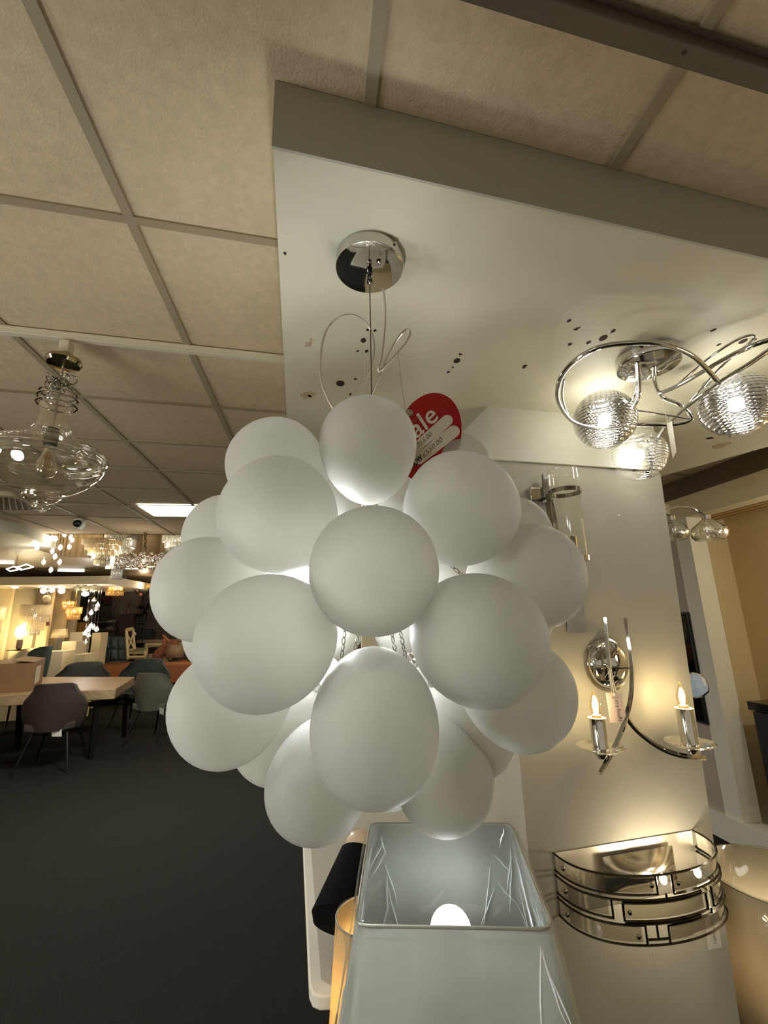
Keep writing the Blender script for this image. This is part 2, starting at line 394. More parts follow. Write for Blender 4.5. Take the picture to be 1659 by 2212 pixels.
# black cabinet in the niche
a = X(1612, 1514, XR+.12); c = X(1645, 1757, XR+.12)
t = thing('black_stereo_cabinet', (a.x, a.y, .15), 'black boxy cabinet standing at the right edge in front of the yellow wall', 'cabinet')
MB().box((a.x, a.y-.62, .17), (a.x+.35, a.y-.03, a.z-.06)).build('body', BLACK, t, bevel=.004)
MB().box((a.x-.0, a.y-.62, a.z-.055), (a.x+.3, a.y, a.z)).build('top_box', mat('black_gloss', (16, 18, 20), .2), t, bevel=.004)
MB().box((a.x-.005, a.y-.55, .4), (a.x-.0005, a.y-.1, .62)).build('front_panel', mat('dark_blue_gloss', (10, 14, 22), .15), t)
MB().box((a.x+.01, a.y-.62, .152), (a.x+.3, a.y-.06, .17)).build('foot_plate', BLACK, t)
# ---- far end of the shop
crv = [Z(0, 1172, 2.42), Z(60, 1180, 2.42), Z(110, 1195, 2.42), Z(150, 1203, 2.42), Z(235, 1205, 2.42), Z(400, 1208, 2.42)]
crv = [V((-9, 4.9, 2.42))]+[crv[0]]+smooth_path(crv, 5)[1:]+[V((2.6, 7.3, 2.42))]
far = MB(); far.hexa(crv+[V((2.6, 13, 2.42)), V((-9, 13, 2.42))], [p+V((0, 0, .05)) for p in crv+[V((2.6, 13, 2.42)), V((-9, 13, 2.42))]])
struct('ceiling_far', far, mat('far_ceiling', (172, 156, 124), .35, noise=.15, nscale=6, stretch=(1, 6, 1)), label='lower ceiling over the far half of the shop')
fas = MB()
for i in range(len(crv)-1): fas.add([crv[i], crv[i+1], crv[i+1]+V((0, 0, .56)), crv[i]+V((0, 0, .56))], [(0, 1, 2, 3)])
struct('ceiling_fascia', fas, mat('fascia_cream', (186, 166, 132), .6), solid=.03, sharp=180, label='curved cream face of the raised ceiling pocket')
struct('ceiling_pocket', MB().box((-9, 5.3, 2.96), (2.8, 8, 3.0)), CREAM, label='raised ceiling inside the pocket')
struct('pocket_side', MB().box((-9, 5.32, 2.5), (2.8, 5.35, 2.97)), CREAM, label='near side of the ceiling pocket')
struct('wall_far', MB().box((-9, 12.9, 0), (2.9, 13, 2.45)), DIM, label='dim mauve wall at the far end of the shop')
struct('wall_left', MB().box((-9, 4.0, 0), (-8.9, 13, 3)), CREAM, label='wall on the far left')
def wallpx(name, u0, u1, v, yy, m, z0, z1, lab, d=.08):
    a = Y(u0, v, yy); b_ = Y(u1, v, yy); return struct(name, MB().box((a.x, yy, z0), (b_.x, yy+d, z1)), m, label=lab)
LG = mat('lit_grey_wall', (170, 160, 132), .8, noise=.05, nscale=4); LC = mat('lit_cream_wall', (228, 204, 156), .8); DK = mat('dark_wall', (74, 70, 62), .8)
wallpx('partition', 18, 80, 1320, 8.9, LG, 0, 2.24, 'grey display partition behind the crystal wall light')
wallpx('partition', 79, 109, 1320, 9.0, LC, 0, 2.24, 'cream lit display partition next to the grey one')
wallpx('partition', 106, 143, 1320, 9.5, LC, 0, 2.24, 'cream pillar with globe lamps in front')
wallpx('partition', 138, 166, 1320, 9.7, LG, 0, 2.24, 'narrow grey partition behind the amber lights')
wallpx('partition', -60, 19, 1320, 8.8, mat('mirror_beige', (220, 200, 160), .4), 0, 2.24, 'bright beige partition at the left picture edge')
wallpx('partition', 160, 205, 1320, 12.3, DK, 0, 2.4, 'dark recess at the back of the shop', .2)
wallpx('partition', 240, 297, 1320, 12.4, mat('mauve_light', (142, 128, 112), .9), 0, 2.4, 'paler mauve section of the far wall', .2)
wallpx('partition', 80, 107, 1280, 8.85, mat('brown_panel', (120, 100, 74), .7), 1.85, 2.24, 'brown panel high on the cream partition', .05)
# floating display canopy
a = Y(-60, 1233, 8.3); b1 = Y(236, 1249, 7.9)
zc1 = Y(234, 1261, 7.9).z; h = .13
q = [V((a.x, 8.05, zc1)), V((b1.x, 7.9, zc1)), V((b1.x+.1, 9.9, zc1)), V((a.x, 9.9, zc1))]
struct('display_canopy', MB().prism(q, (0, 0, h)), mat('canopy_white', (222, 212, 184), .6), label='white display canopy floating over the far lamp display')
a = Z(57, 1132, 2.4995)
zb = Y(54, 1156, a.y).z
struct('soffit_left', MB().prism([V((a.x, a.y, zb)), V((a.x-.18, a.y+.9, zb)), V((-5.2, a.y+.9, zb)), V((-5.2, a.y-1.25, zb)), V((a.x-.12, a.y-.25, zb))], (0, 0, 2.4995-zb)), mat('soffit_left_paint', (206, 206, 188), .5), label='white lowered soffit at the left picture edge')
# ================================================================== balloon chandelier
CC = V((.112, .874, 1.544)); RB, BA, BB = .30, .085, .097
OPAL = shade_mat('opal_glass', (230, 228, 219), .62, .04, .45, refr=.22)
can = V((.117, .874, ZS))
ch = thing('balloon_chandelier', can, 'huge pendant of frosted white balloon glass globes hanging in the middle', 'chandelier')
rc = .5*(Y(873, 585, can.y)-Y(722, 585, can.y)).length*.96
cn = MB().lathe(can, [(rc, 0), (rc, -.022), (rc*.985, -.027), (rc*.9, -.029), (rc*.6, -.032), (.001, -.034)], 48).build('ceiling_rose', CHROME, ch)
MB().lathe(can+V((rc*.62, -rc*.79, -.012)), [(.004, 0), (.0045, .003), (.002, .005)], 12, ax=(.62, -.79, 0)).build('screw', CHROME, cn)
g = MB().lathe(can+V((0, 0, -.033)), [(.008, 0), (.008, -.008), (.0055, -.010), (.0055, -.024), (.007, -.026), (.007, -.034), (.002, -.038)], 16)
g.build('cable_grip', CHROME_D, cn)
MB().tube([can+V((0, 0, -.03)), V((can.x, can.y, CC.z+.1))], .0013, 6).build('suspension_cable', mat('wire_dark', (90, 84, 74), .4, .8), ch)
CORD = mat('clear_cord', (190, 184, 166), .15, .35)
def cordpath(pts, dy0=0, dy1=0):
    n = len(pts); return smooth_path([Y(u, v, can.y+dy0+(dy1-dy0)*i/(n-1)) for i, (u, v) in enumerate(pts)], 8)
MB().tube(cordpath([(828, 625), (832, 670), (829, 730), (823, 775), (817, 796), (821, 801), (835, 788), (858, 764), (878, 738), (886, 720), (880, 712), (866, 722), (850, 745), (835, 775), (818, 815), (803, 850), (790, 880)], -.01, .01), .0028, 8).build('power_cord', CORD, ch)
MB().tube(cordpath([(768, 875), (784, 830), (803, 785), (808, 745), (800, 712), (782, 690), (755, 680), (725, 690), (703, 718), (693, 765), (693, 815), (703, 850), (722, 885), (740, 905)], .02, -.02), .0026, 8).build('power_cord', CORD, ch)
MB().lathe(can+V((.018, -.03, -.03)), [(.006, 0), (.006, -.006), (.003, -.008)], 12).build('cord_outlet', CHROME, cn)
# chrome hub, ring and lamp holders inside
hub = MB().lathe(CC+V((0, 0, .16)), [(.02, 0), (.06, -.01), (.06, -.02), (.02, -.03), (.012, -.06), (.03, -.07), (.03, -.09), (.01, -.1)], 24).build('hub', CHROME, ch)
BALLS = [(263.2, 3.2, -.001), (262.8, -31.0, .02), (287.8, -12.5, .019), (238.5, -11.8, .022), (293.5, 23.7, -.014), (232.1, 22.3, -.013), (261.3, 58.6, -.013), (212.3, 45.9, -.001), (200.6, 1.8, -.007), (173.8, 22.9, 0), (205.9, -32.4, .006), (160.6, -11.5, 0), (199.5, -70.7, .02), (337.4, -68.6, .027), (60, -79, .0), (163.5, -54.1, 0), (320.2, 3.4, -.004), (355.8, 21.7, 0), (322.3, -31.2, .004), (8, -7, 0), (356.2, 55.8, 0), (359.5, -53.4, 0),
         (104, -12, 0), (66, -12, 0), (135, 12, 0), (38, 6, 0), (85, 20, 0), (85, -47, 0), (122, -42, 0), (48, -42, 0), (115, 48, 0), (60, 48, 0)]
chain_m = mat('chain_steel', (120, 112, 98), .3, .9)
for i, (az, el, dr) in enumerate(BALLS):
    az = math.radians(az); el = math.radians(el)
    d = V((math.cos(el)*math.cos(az), math.cos(el)*math.sin(az), math.sin(el)))
    c = CC+d*(RB+dr); prof = []; ka, kb = {1: (.93, 1.13), 0: (.975, 1.0), 4: (1.03, .95), 5: (1.03, .95), 2: (.98, 1.03), 3: (.98, 1.03)}.get(i, (1, 1))
    for j in range(0, 25):
        k = -math.cos(PI*j/24); prof.append((BA*ka*(1+.12*k)*math.sin(PI*j/24), k*BB*kb))
    o = MB().lathe(c, prof, 48, ax=d).build('balloon_globe', OPAL, ch, sharp=180)
    if i < 22 or i % 2:
        e = c-d*BB
        nk = MB().lathe(e+d*.004, [(.016, 0), (.016, -.012), (.008, -.016), (.004, -.03)], 12, ax=d)
        nk.build('collar', CHROME, o)
# chains between the hub and some globes
def chain(a, b, parent, r=.0048, wire=.0009, name='chain', m=chain_m):
    a = V(a); b = V(b); L_ = (b-a).length; n = max(2, int(L_/(r*2.1))); d = (b-a).normalized(); u = d.orthogonal().normalized(); w_ = d.cross(u); mb = MB()
    for i in range(n):
        c = a+d*(L_*(i+.5)/n); s_ = u if i % 2 else w_
        mb.tube([c+d*math.cos(t_)*r*1.3+s_*math.sin(t_)*r*.75 for t_ in [2*PI*j/8 for j in range(8)]], wire, 4, closed=True)
    return mb.build(name, m, parent)
for (u, v), (u2, v2) in [((746, 1350), (738, 1420)), ((775, 1360), (765, 1420)), ((845, 1360), (856, 1420)), ((862, 1350), (876, 1420)), ((945, 1195), (1000, 1245))]:
    chain(Y(u, v, .80), Y(u2, v2, .80), ch)
for p, s_ in [(Y(652, 1229, .87)-CC, 1), (V((.07, .04, .0)), 1), (V((-.12, .08, -.06)), 1)]:
    MB().ball(CC+p, .018, 16, 8, (1, 1, 1.5)).build('bulb_or_sparkle', BULB_C, ch)
    lamp(CC+p, 3.1 if p.x < -.1 else 1.0 if p.x < -.01 else .4, (.90, .95, 1.0) if p.x < -.01 else (1, .9, .72), .03)
# ---- red sale tag hanging from the cord
RED = mat('tag_red', (150, 14, 16), .22, spec=.6); TAGW = mat('tag_cream', (206, 196, 172), .35)
INK = mat('black_ink', (14, 12, 12), .5); INKG = mat('grey_handwriting', (92, 84, 66), .7)
yt = .79
tg = thing('sale_tag', Y(873, 880, yt), 'round red Sale price tag tied above the balloon globes', 'tag')
ct = (925, 944); ang = math.radians(-50)
def tagpt(a, b, off=0): return Y(a, b, yt-off)
el_ = []
for j in range(56):
    t_ = 2*PI*j/56
    a, b = math.cos(t_)*70, math.sin(t_)*98
    # long axis leans to the upper right
    rr = math.radians(18); el_.append((ct[0]+a*math.cos(rr)+b*math.sin(rr)*-1, ct[1]+a*math.sin(rr)+b*math.cos(rr)))
MB().prism([tagpt(a, b) for a, b in el_], (0, .0006, 0)).build('tag_card', RED, tg)
MB().tube([tagpt(a, b, -.0003) for a, b in el_], .0007, 4, closed=True).build('white_edge', WHITE, tg)
def frame2(o, dx, dy):  # local text frame in tag pixels
    return lambda s_, t_, k: tagpt(o[0]+dx[0]*s_+dy[0]*t_, o[1]+dx[1]*s_+dy[1]*t_, k)
ux, uy = .735, -.68       # writing direction in the photograph
vx, vy = -.55, -.83
def line_text(s, o, length, height, m, name, k=.0008, shear=0, bold=False):
    f = lambda s_, t_: tagpt(o[0]+ux*length*s_+vx*height*t_, o[1]+uy*length*s_+vy*height*t_, k)
    mb = MB(); add_text(mb, s, f, shear)
    if bold:
        for d_ in ((.9, 0), (0, .9), (.9, .9)): add_text(mb, s, lambda s_, t_, d_=d_: tagpt(o[0]+d_[0]+ux*length*s_+vx*height*t_, o[1]+d_[1]+uy*length*s_+vy*height*t_, k+.00005*(d_[0]+2*d_[1])), shear)
    mb.build(name, m, tg)
line_text('Sale', (880, 966), 92, 40, TAGW, 'sale_lettering', bold=True)
def pill(a, b, r, name):
    pts = []; a = V(a+(0,)); b = V(b+(0,)); d = (b-a).normalized(); n = V((-d.y, d.x, 0))
    for j in range(13):
        t_ = -PI/2+PI*j/12; pts.append(b+d*math.cos(t_)*r+n*math.sin(t_)*r)
    for j in range(13):
        t_ = PI/2+PI*j/12; pts.append(a+d*math.cos(t_)*r+n*math.sin(t_)*r)
    MB().prism([tagpt(p.x, p.y, .0004) for p in pts], (0, .0003, 0)).build(name, TAGW, tg)
pill((893, 974), (966, 908), 12, 'price_field'); pill((905, 990), (980, 932), 13, 'price_field')
line_text('£715.00', (898, 973), 50, 9, INKG, 'handwritten_price', shear=.2)
line_text('£550.00', (916, 989), 56, 10, INKG, 'handwritten_price', shear=.2)
line_text('NOW', (890, 1012), 32, 12, INK, 'black_lettering', bold=True)
e = MB().lathe(tagpt(884, 892, .0005), [(.0075, 0), (.0075, .0012), (.005, .0016), (.005, .0004)], 20, ax=(0, -1, 0)); e.build('eyelet', CHROME, tg)
MB().tube([tagpt(893, 911, .001), tagpt(911, 899, .001)], .0007, 6).build('staple', CHROME, tg)
MB().tube(smooth_path([Y(859, 764, can.y-.004), Y(865, 810, .87), Y(870, 850, .865), Y(876, 886, yt)], 4), .0006, 5).build('string', mat('string_grey', (120, 112, 92), .8), tg)
MB().tube([Y(859, 764, can.y-.004), Y(878, 771, can.y-.02), Y(896, 772, can.y-.03)], .0006, 5).build('string', mat('string_grey'), tg)
# ================================================================== swirl ceiling light
SMOKE = thin_glass('smoked_ribbed_glass', (168, 164, 154), .30, .95, .10, ribs=26, bump=.9, power=1.2)
c2 = Z(1397, 770, ZS)
sw = thing('swirl_ceiling_light', c2, 'chrome ceiling light with looping arms and ribbed smoked glass balls', 'ceiling light')
r2 = .5*(Y(1454, 775, c2.y)-Y(1340, 775, c2.y)).length*.97
cb = MB().lathe(c2, [(r2, 0), (r2, -.034), (r2*.97, -.038), (.001, -.04)], 48).build('ceiling_rose', CHROME, sw)
MB().lathe(c2+V((-.75*r2, -.66*r2, -.012)), [(.005, 0), (.006, .004), (.003, .006)], 12, ax=(-.75, -.66, 0)).build('screw', BLACK, cb)
def zp(pts, k=8): return smooth_path([Z(u, v, z) for u, v, z in pts], k)
def arm(pts, r=.0055, name='arm'): r *= 1.3; return MB().tube(zp(pts), r, 10).build(name, CHROME, sw)
arm([(1412, 790, 2.30), (1416, 830, 2.27), (1432, 858, 2.25), (1465, 872, 2.22), (1490, 893, 2.19), (1490, 908, 2.17), (1450, 917, 2.165), (1380, 917, 2.17), (1300, 925, 2.175), (1240, 912, 2.18), (1207, 870, 2.185), (1208, 825, 2.19), (1235, 785, 2.20), (1290, 752, 2.21), (1360, 741, 2.215), (1430, 743, 2.215), (1490, 765, 2.21), (1530, 800, 2.20), (1553, 828, 2.19)])
arm([(1378, 780, 2.30), (1381, 830, 2.275), (1378, 860, 2.25), (1366, 880, 2.235)])
arm([(1374, 785, 2.30), (1376, 835, 2.275), (1366, 865, 2.25), (1352, 890, 2.235)], .0035)
arm([(1425, 850, 2.25), (1470, 830, 2.24), (1540, 790, 2.225), (1600, 758, 2.22), (1660, 735, 2.22), (1730, 730, 2.22)])
arm([(1424, 942, 2.18), (1450, 907, 2.19), (1500, 865, 2.20), (1560, 822, 2.21), (1620, 785, 2.215), (1680, 745, 2.22), (1730, 730, 2.22)])
arm([(1450, 843, 2.25), (1530, 775, 2.28), (1590, 735, 2.30), (1625, 724, 2.30), (1622, 738, 2.29), (1560, 790, 2.26), (1480, 880, 2.20)], .003)
arm([(1230, 905, 2.2), (1215, 860, 2.22), (1218, 820, 2.23)], .003)
arm([(1362, 885, 2.22), (1420, 893, 2.2), (1490, 905, 2.17)], .0025)
def globe(u, v, rpx, z, ax, watts):
    c = Z(u, v, z); r = rpx*m_per_px(c)*.97; ax = V(ax).normalized(); prof = []
    for j in range(1, 91):
        t_ = PI*j/90 if j < 90 else PI
        rib = 1+.010*math.sin(j*2*PI/3.0)
        prof.append((math.sin(t_)*r*rib, -math.cos(t_)*r))
    o = MB().lathe(c, prof, 56, ax=ax, caps=False).build('glass_globe', SMOKE, sw, sharp=180)
    b = MB().lathe(c-ax*r*1.0, [(.017, -.012), (.021, 0), (.021, .006), (.012, .01), (.012, .03)], 20, ax=ax).build('lamp_holder', CHROME, o)
    MB().box(c-V((.016, .016, .02)), c+V((.018, .018, .02))).build('bulb_or_sparkle', BULB_C, o, bevel=.006)
    lamp(c, watts, (.97, .98, 1), .034); return c, r
globe(1306, 907, 65, 2.20, (-.75, .15, -.65), 4.6)
globe(1590, 873, 72, 2.17, (.5, -.3, -.8), 4.4)
globe(1380, 983, 57, 2.15, (-.7, -.2, -.7), 2.6)
# little white card hanging from the swirl light
lt = thing('price_ticket', Z(1430, 850, 2.24), 'narrow white ticket hanging from the swirl ceiling light', 'ticket')
p0 = Z(1430, 850, 2.24)
MB().tube([p0, Y(1441, 912, p0.y)], .0008, 5).build('string', mat('string_white', (225, 218, 200), .8), lt)
MB().prism([Y(1440, 916, p0.y), Y(1451, 909, p0.y), Y(1461, 975, p0.y), Y(1453, 991, p0.y)], (.001, .0006, 0)).build('card', WHITE, lt)
# ================================================================== clear glass pendant at the left
yp = 1.53+SK*(-.4)
CLEAR = thin_glass('clear_glass', (250, 248, 240), .07, .95, .01, power=1.5)
top = Y(140, 735, yp); ax_x = Y(137, 790, yp).x
def py(v): return Y(115, v, yp).z
pd = thing('glass_bell_pendant', (ax_x, yp, 2.48), 'clear glass bell jar pendant hanging from the white track at the left', 'pendant light')
mpp = m_per_px(Y(115, 950, yp))
O = V((ax_x, yp, 0))
MB().box(O+V((-.016, -.018, py(762))), O+V((.016, .018, 2.462))).build('track_adapter', TRACKW, pd, bevel=.003)
z0 = py(768)
MB().lathe(O, [(.012, z0+.004), (.02, z0), (.034*1.5, z0-.012), (.036*1.5, z0-.024), (.032*1.5, z0-.034), (.01, z0-.04)], 36).build('ceiling_rose', mat('gold_chrome', (176, 164, 130), .08, 1), pd)
MB().tube([O+V((0, 0, z0-.03)), O+V((0, 0, py(935)))], .0035, 8).build('rod', STEEL, pd)
cc = MB(); random.seed(3)
for i in range(11):
    a = random.uniform(0, 2*PI); r = random.uniform(.014, .03); c = O+V((math.cos(a)*.022, math.sin(a)*.018, py(random.uniform(812, 842)))); n = V((random.uniform(-1, 1), random.uniform(-1, 1), random.uniform(-1, 1))).normalized(); u_ = n.orthogonal().normalized(); w_ = n.cross(u_)
    cc.tube([c+u_*math.cos(t_)*r+w_*math.sin(t_)*r*.7 for t_ in [2*PI*j/14 for j in range(14)]], .0018, 5, closed=True)
cc.build('coiled_flex', CHROME_D, pd)
zn = py(850)
hr = MB()
for dz, rr in ((0, .052), (-.018, .056), (-.042, .056)): hr.tube([O+V((math.cos(t_)*rr, math.sin(t_)*rr, zn+dz)) for t_ in [2*PI*j/32 for j in range(32)]], .0035, 6, closed=True)
for t_ in (.5, 2.6, 4.7): hr.tube([O+V((math.cos(t_)*.054, math.sin(t_)*.054, zn-.045)), O+V((math.cos(t_)*.052, math.sin(t_)*.052, zn)), O+V((math.cos(t_)*.03, math.sin(t_)*.03, zn+.03)), O+V((0, 0, zn+.038))], .0025, 6)
hr.build('holder_cage', CHROME, pd)
def z_(v): return py(v)
prof = [(.05, z_(875)), (.042, z_(895)), (.045, z_(915)), (.06, z_(935)), (.085, z_(950)), (.125, z_(962)), (.158, z_(972)), (.166, z_(984)), (.166, z_(992)), (.160, z_(996)), (.163, z_(1002)), (.156, z_(1012)), (.140, z_(1030)), (.11, z_(1048)), (.075, z_(1062)), (.052, z_(1068)), (.054, z_(1074)), (.044, z_(1080)), (.035, z_(1084)), (.022, z_(1088)), (.018, z_(1091)), (.026, z_(1096)), (.020, z_(1101)), (.001, z_(1103))]
MB().lathe(O, prof, 64, caps=False).build('glass_bell', CLEAR, pd, sharp=180)
rings = MB()
for r, v, k in [(.166, 988, .0022), (.163, 1001, .0018), (.053, 1069, .002), (.045, 1078, .0016), (.026, 1096, .0018), (.12, 962, .001)]:
    rings.tube([O+V((math.cos(t_)*r, math.sin(t_)*r, z_(v))) for t_ in [2*PI*j/56 for j in range(56)]], k, 6, closed=True)
rings.build('rim_bead', thin_glass('glass_bead', (255, 250, 235), .35, .95, .04), pd)
MB().lathe(O, [(.018, z_(926)), (.02, z_(930)), (.02, z_(962)), (.014, z_(964))], 24).build('lamp_holder', mat('holder_grey', (88, 84, 74), .35, .8), pd)
bb = MB().lathe(O, [(.012, z_(963)), (.014, z_(975)), (.026, z_(1000)), (.03, z_(1015)), (.022, z_(1028)), (.001, z_(1033))], 24, caps=False).build('bulb_or_sparkle', CLEAR, pd, sharp=180)
fl = MB()
for a in range(6): fl.tube([O+V((math.cos(a)*.006, math.sin(a)*.006, z_(978))), O+V((math.cos(a)*.009, math.sin(a)*.009, z_(1012)))], .0008, 4)
fl.build('filament', mat('filament_gold', (190, 140, 70), .4, .7), bb)
# ================================================================== two-candle wall light on the pillar
def wp(u, v, off): return onp(u, v, off)
toward = -pn
CRYS = thin_glass('cut_crystal', (255, 250, 238), .18, .9, .06, bump=1, bscale=60, power=1.1)
wl = thing('candle_wall_light', wp(1312, 1437, 0), 'two-candle chrome wall light with crossing arms on the pillar', 'wall light')
c = wp(1309, 1434, .0); r = 50*m_per_px(c)
MB().lathe(c, [(r*1.12, .001), (r*1.12, .006), (r*1.02, .008), (.001, .009)], 40, ax=toward).build('glass_backplate', thin_glass('backplate_glass', (255, 250, 240), .2, .9, .05), wl)
MB().lathe(c+toward*.009, [(r*math.sin(PI/2*(1-i/10)), r*.5*(1-math.cos(PI/2*i/10))*2 if 0 else r*.55*math.sin(PI/2*i/10)) for i in range(11)], 40, ax=toward, caps=False).build('dome', CHROME, wl, sharp=180)
D1 = .085
def bar(pts, name='arm', r=.0092, offs=(D1, D1)):
    n = len(pts); P = smooth_path([wp(u, v, offs[0]+(offs[1]-offs[0])*i/(n-1)) for i, (u, v) in enumerate(pts)], 8)
    return MB().tube(P, r, 4, flat=.8).build(name, CHROME, wl, sharp=30, bevel=.001)
bar([(1308, 1334), (1310, 1370), (1313, 1410), (1319, 1460), (1330, 1505), (1347, 1540), (1372, 1574), (1405, 1602), (1440, 1622), (1478, 1633), (1524, 1638)], offs=(.075, .11))
bar([(1351, 1335), (1356, 1370), (1362, 1410), (1365, 1450), (1363, 1500), (1353, 1548), (1338, 1590), (1320, 1628), (1296, 1672)], offs=(.06, .135))
MB().tube([wp(1316, 1437, .03), wp(1316, 1437, .082)], .006, 10).build('stem', CHROME, wl)
MB().tube([wp(1275, 1443, .07), wp(1360, 1443, .07)], .0035, 8).build('stem', CHROME, wl)
CGLASS = thin_glass('bulb_glass', (255, 244, 215), .04, .7, .02)
def candle(u, vtop, vbot, off, rp):
    a = wp(u[1], vbot, off); b = wp(u[0], vtop, off); b = V((a.x, a.y, b.z)); r = rp*m_per_px(a)
    # glass dish
    n = 20
    dz = a.z
    d_ = MB(); pr = [(.012, 0), (r*1.6, -.001), (r*2.5, .004), (r*3.0, .013), (r*2.95, .016), (r*2.3, .008), (r*1.4, .005), (.012, .005)]
    dish = d_.lathe(a, pr, 16).build('crystal_dish', CRYS, wl, sharp=10)
    MB().lathe(a, [(r*.5, -.022), (r*.75, -.012), (r, -.002), (r*1.02, .006), (r*1.02, .012), (r*.98, .014), (r*.98, b.z-a.z)], 28).build('candle_tube', CHROME, wl)
    MB().lathe(b, [(r*1.12, 0), (r*1.12, .0015), (r*.6, .002), (r*.55, .01), (.001, .011)], 28).build('candle_cap', mat('cap_lit', (240, 205, 140), .4), wl)
    bl_ = MB().lathe(b, [(.010, .004), (.017, .018), (.0195, .03), (.018, .045), (.012, .064), (.005, .08), (.001, .092)], 24, caps=False).build('flame_bulb', CGLASS, wl, sharp=180)
    f = MB()
    for k in range(4):
        t_ = k*PI/2; f.tube([b+V((math.cos(t_)*.005, math.sin(t_)*.005, .016)), b+V((math.cos(t_)*.0065, math.sin(t_)*.0065, .05))], .0034, 6)
    f.build('filament', bulb_mat('filament_glow', (1, .86, .6), 30), bl_)
    lamp(b+V((0, 0, .033)), 1.0, (1, .84, .64), .012)
candle((1276, 1298), 1552, 1622, .125, 16.5)
candle((1478, 1491), 1530, 1612, .11, 16.5)
cd = thing('shop_card', wp(1331, 1445, .09), 'pinkish Lighting R Us card hanging from the candle wall light', 'card')
cq = [wp(1319, 1561, .11), wp(1355, 1561, .11), wp(1343, 1497, .11), wp(1309, 1497, .11)]
MB().prism([q+toward*.0 for q in cq], pn*.0008).build('card', mat('card_pink', (236, 214, 200), .7), cd)
for a, b in (((1317, 1444), (1327, 1503)), ((1320, 1445), (1328, 1503)), ((1322, 1500), (1317, 1446)), ((1310, 1438), (1318, 1446)), ((1318, 1446), (1308, 1462))):
    MB().tube([wp(a[0], a[1], .1), wp(b[0], b[1], .112)], .0007, 5).build('string', mat('string_white'), cd)
# writing runs bottom to top of the card
mb = MB(); add_text(mb, 'Lighting R Us', lambda s_, t_: bil(cq, .66-.22*t_, .05+.72*s_)+toward*.0008, .25); mb.build('lettering', INK, cd)
mb = MB(); b0 = lambda s_, t_: bil(cq, s_, t_)+toward*.001
mb.tube([b0(.42+.12*math.cos(k/10*2*PI), .84+.035*math.sin(k/10*2*PI)) for k in range(10)], .0004, 4, closed=True)
mb.tube([b0(.58, .82), b0(.70, .835), b0(.70, .855), b0(.58, .865)], .0004, 4, closed=True)
mb.tube([b0(.72, .835), b0(.72, .855)], .0008, 4)
mb.build('bulb_drawing', INK, cd)
MB().lathe(b0(.55, .93), [(.0012, 0), (.0012, .0004)], 10, ax=toward).build('punched_hole', INK, cd)
# ================================================================== glass tube wall light at the top of the pillar
tw = thing('glass_tube_wall_light', wp(1170, 1080, 0), 'chrome wall light with a tall clear glass cylinder, half behind the globes', 'wall light')
p0 = wp(1135, 1058, .002); p1 = wp(1182, 1092, .002)
MB().prism([wp(1137, 1056, 0), wp(1184, 1060, 0), wp(1187, 1092, 0), wp(1139, 1088, 0)], toward*.03).build('backplate', CHROME, tw, bevel=.003)
MB().prism([wp(1169, 1026, .03), wp(1182, 1026, .03), wp(1186, 1075, .03), wp(1172, 1075, .03)], toward*.012).build('fin', CHROME_D, tw, bevel=.002)
MB().prism([wp(1176, 1080, .03), wp(1192, 1080, .03), wp(1206, 1160, .03), wp(1190, 1160, .03)], toward*.012).build('fin', CHROME_D, tw, bevel=.002)
a = wp(1238, 1210, .12); r = 32*m_per_px(a); ztop = wp(1220, 1018, .12).z; zr = wp(1222, 1063, .12).z
MB().tube([wp(1187, 1072, .03), V((a.x-r, a.y, zr))], .006, 8).build('arm', CHROME, tw)
MB().lathe(a, [(r, .004), (r, ztop-a.z), (r*.99, ztop-a.z)], 40, caps=False).build('glass_cylinder', thin_glass('tube_glass', (252, 252, 248), .015, .8, .01, power=3.0), tw)
MB().tube([a+V((math.cos(t_)*r, math.sin(t_)*r, ztop-a.z)) for t_ in [2*PI*j/40 for j in range(40)]], .0012, 5, closed=True).build('glass_rim', thin_glass('glass_bead'), tw)
MB().lathe(V((a.x, a.y, zr)), [(r*1.1, -.008), (r*1.1, .008), (r*1.02, .008), (r*1.02, -.008), (r*1.1, -.008)], 40, caps=False).build('ring', CHROME_D, tw)
MB().lathe(a, [(.001, -.02), (.004, -.018), (.006, -.012), (.02, -.008), (r*1.12, -.006), (r*1.12, .012), (r*.2, .013)], 40).build('bottom_cap', CHROME, tw)
MB().lathe(a, [(r*.42, .013), (r*.42, .085), (r*.38, .087), (.001, .088)], 28).build('lamp_holder', CHROME, tw)
MB().tube([V((a.x-r, a.y+.02, zr)), V((a.x-r*1.1, a.y+.02, zr-.12)), V((a.x-r, a.y, a.z))], .005, 8).build('side_bar', CHROME_D, tw)
# grey card half hidden behind the globes
gc = MB().prism([wp(1225, 1366, .006), wp(1264, 1367, .006), wp(1260, 1255, .006), wp(1222, 1255, .006)], toward*.002).build('price_card', mat('card_grey', (140, 142, 144), .6), org=wp(1245, 1310, .006))
tag(gc, 'grey blue card on the pillar just under the glass tube light, partly hidden by globes', 'card')
tick = MB(); tick.lathe(wp(1337, 1113, 0), [(.005, 0), (.005, .002)], 10, ax=toward); tag(tick.build('wall_plug', WHITE, org=wp(1337, 1113, 0)), 'tiny white plug in the bare middle of the pillar', 'plug')
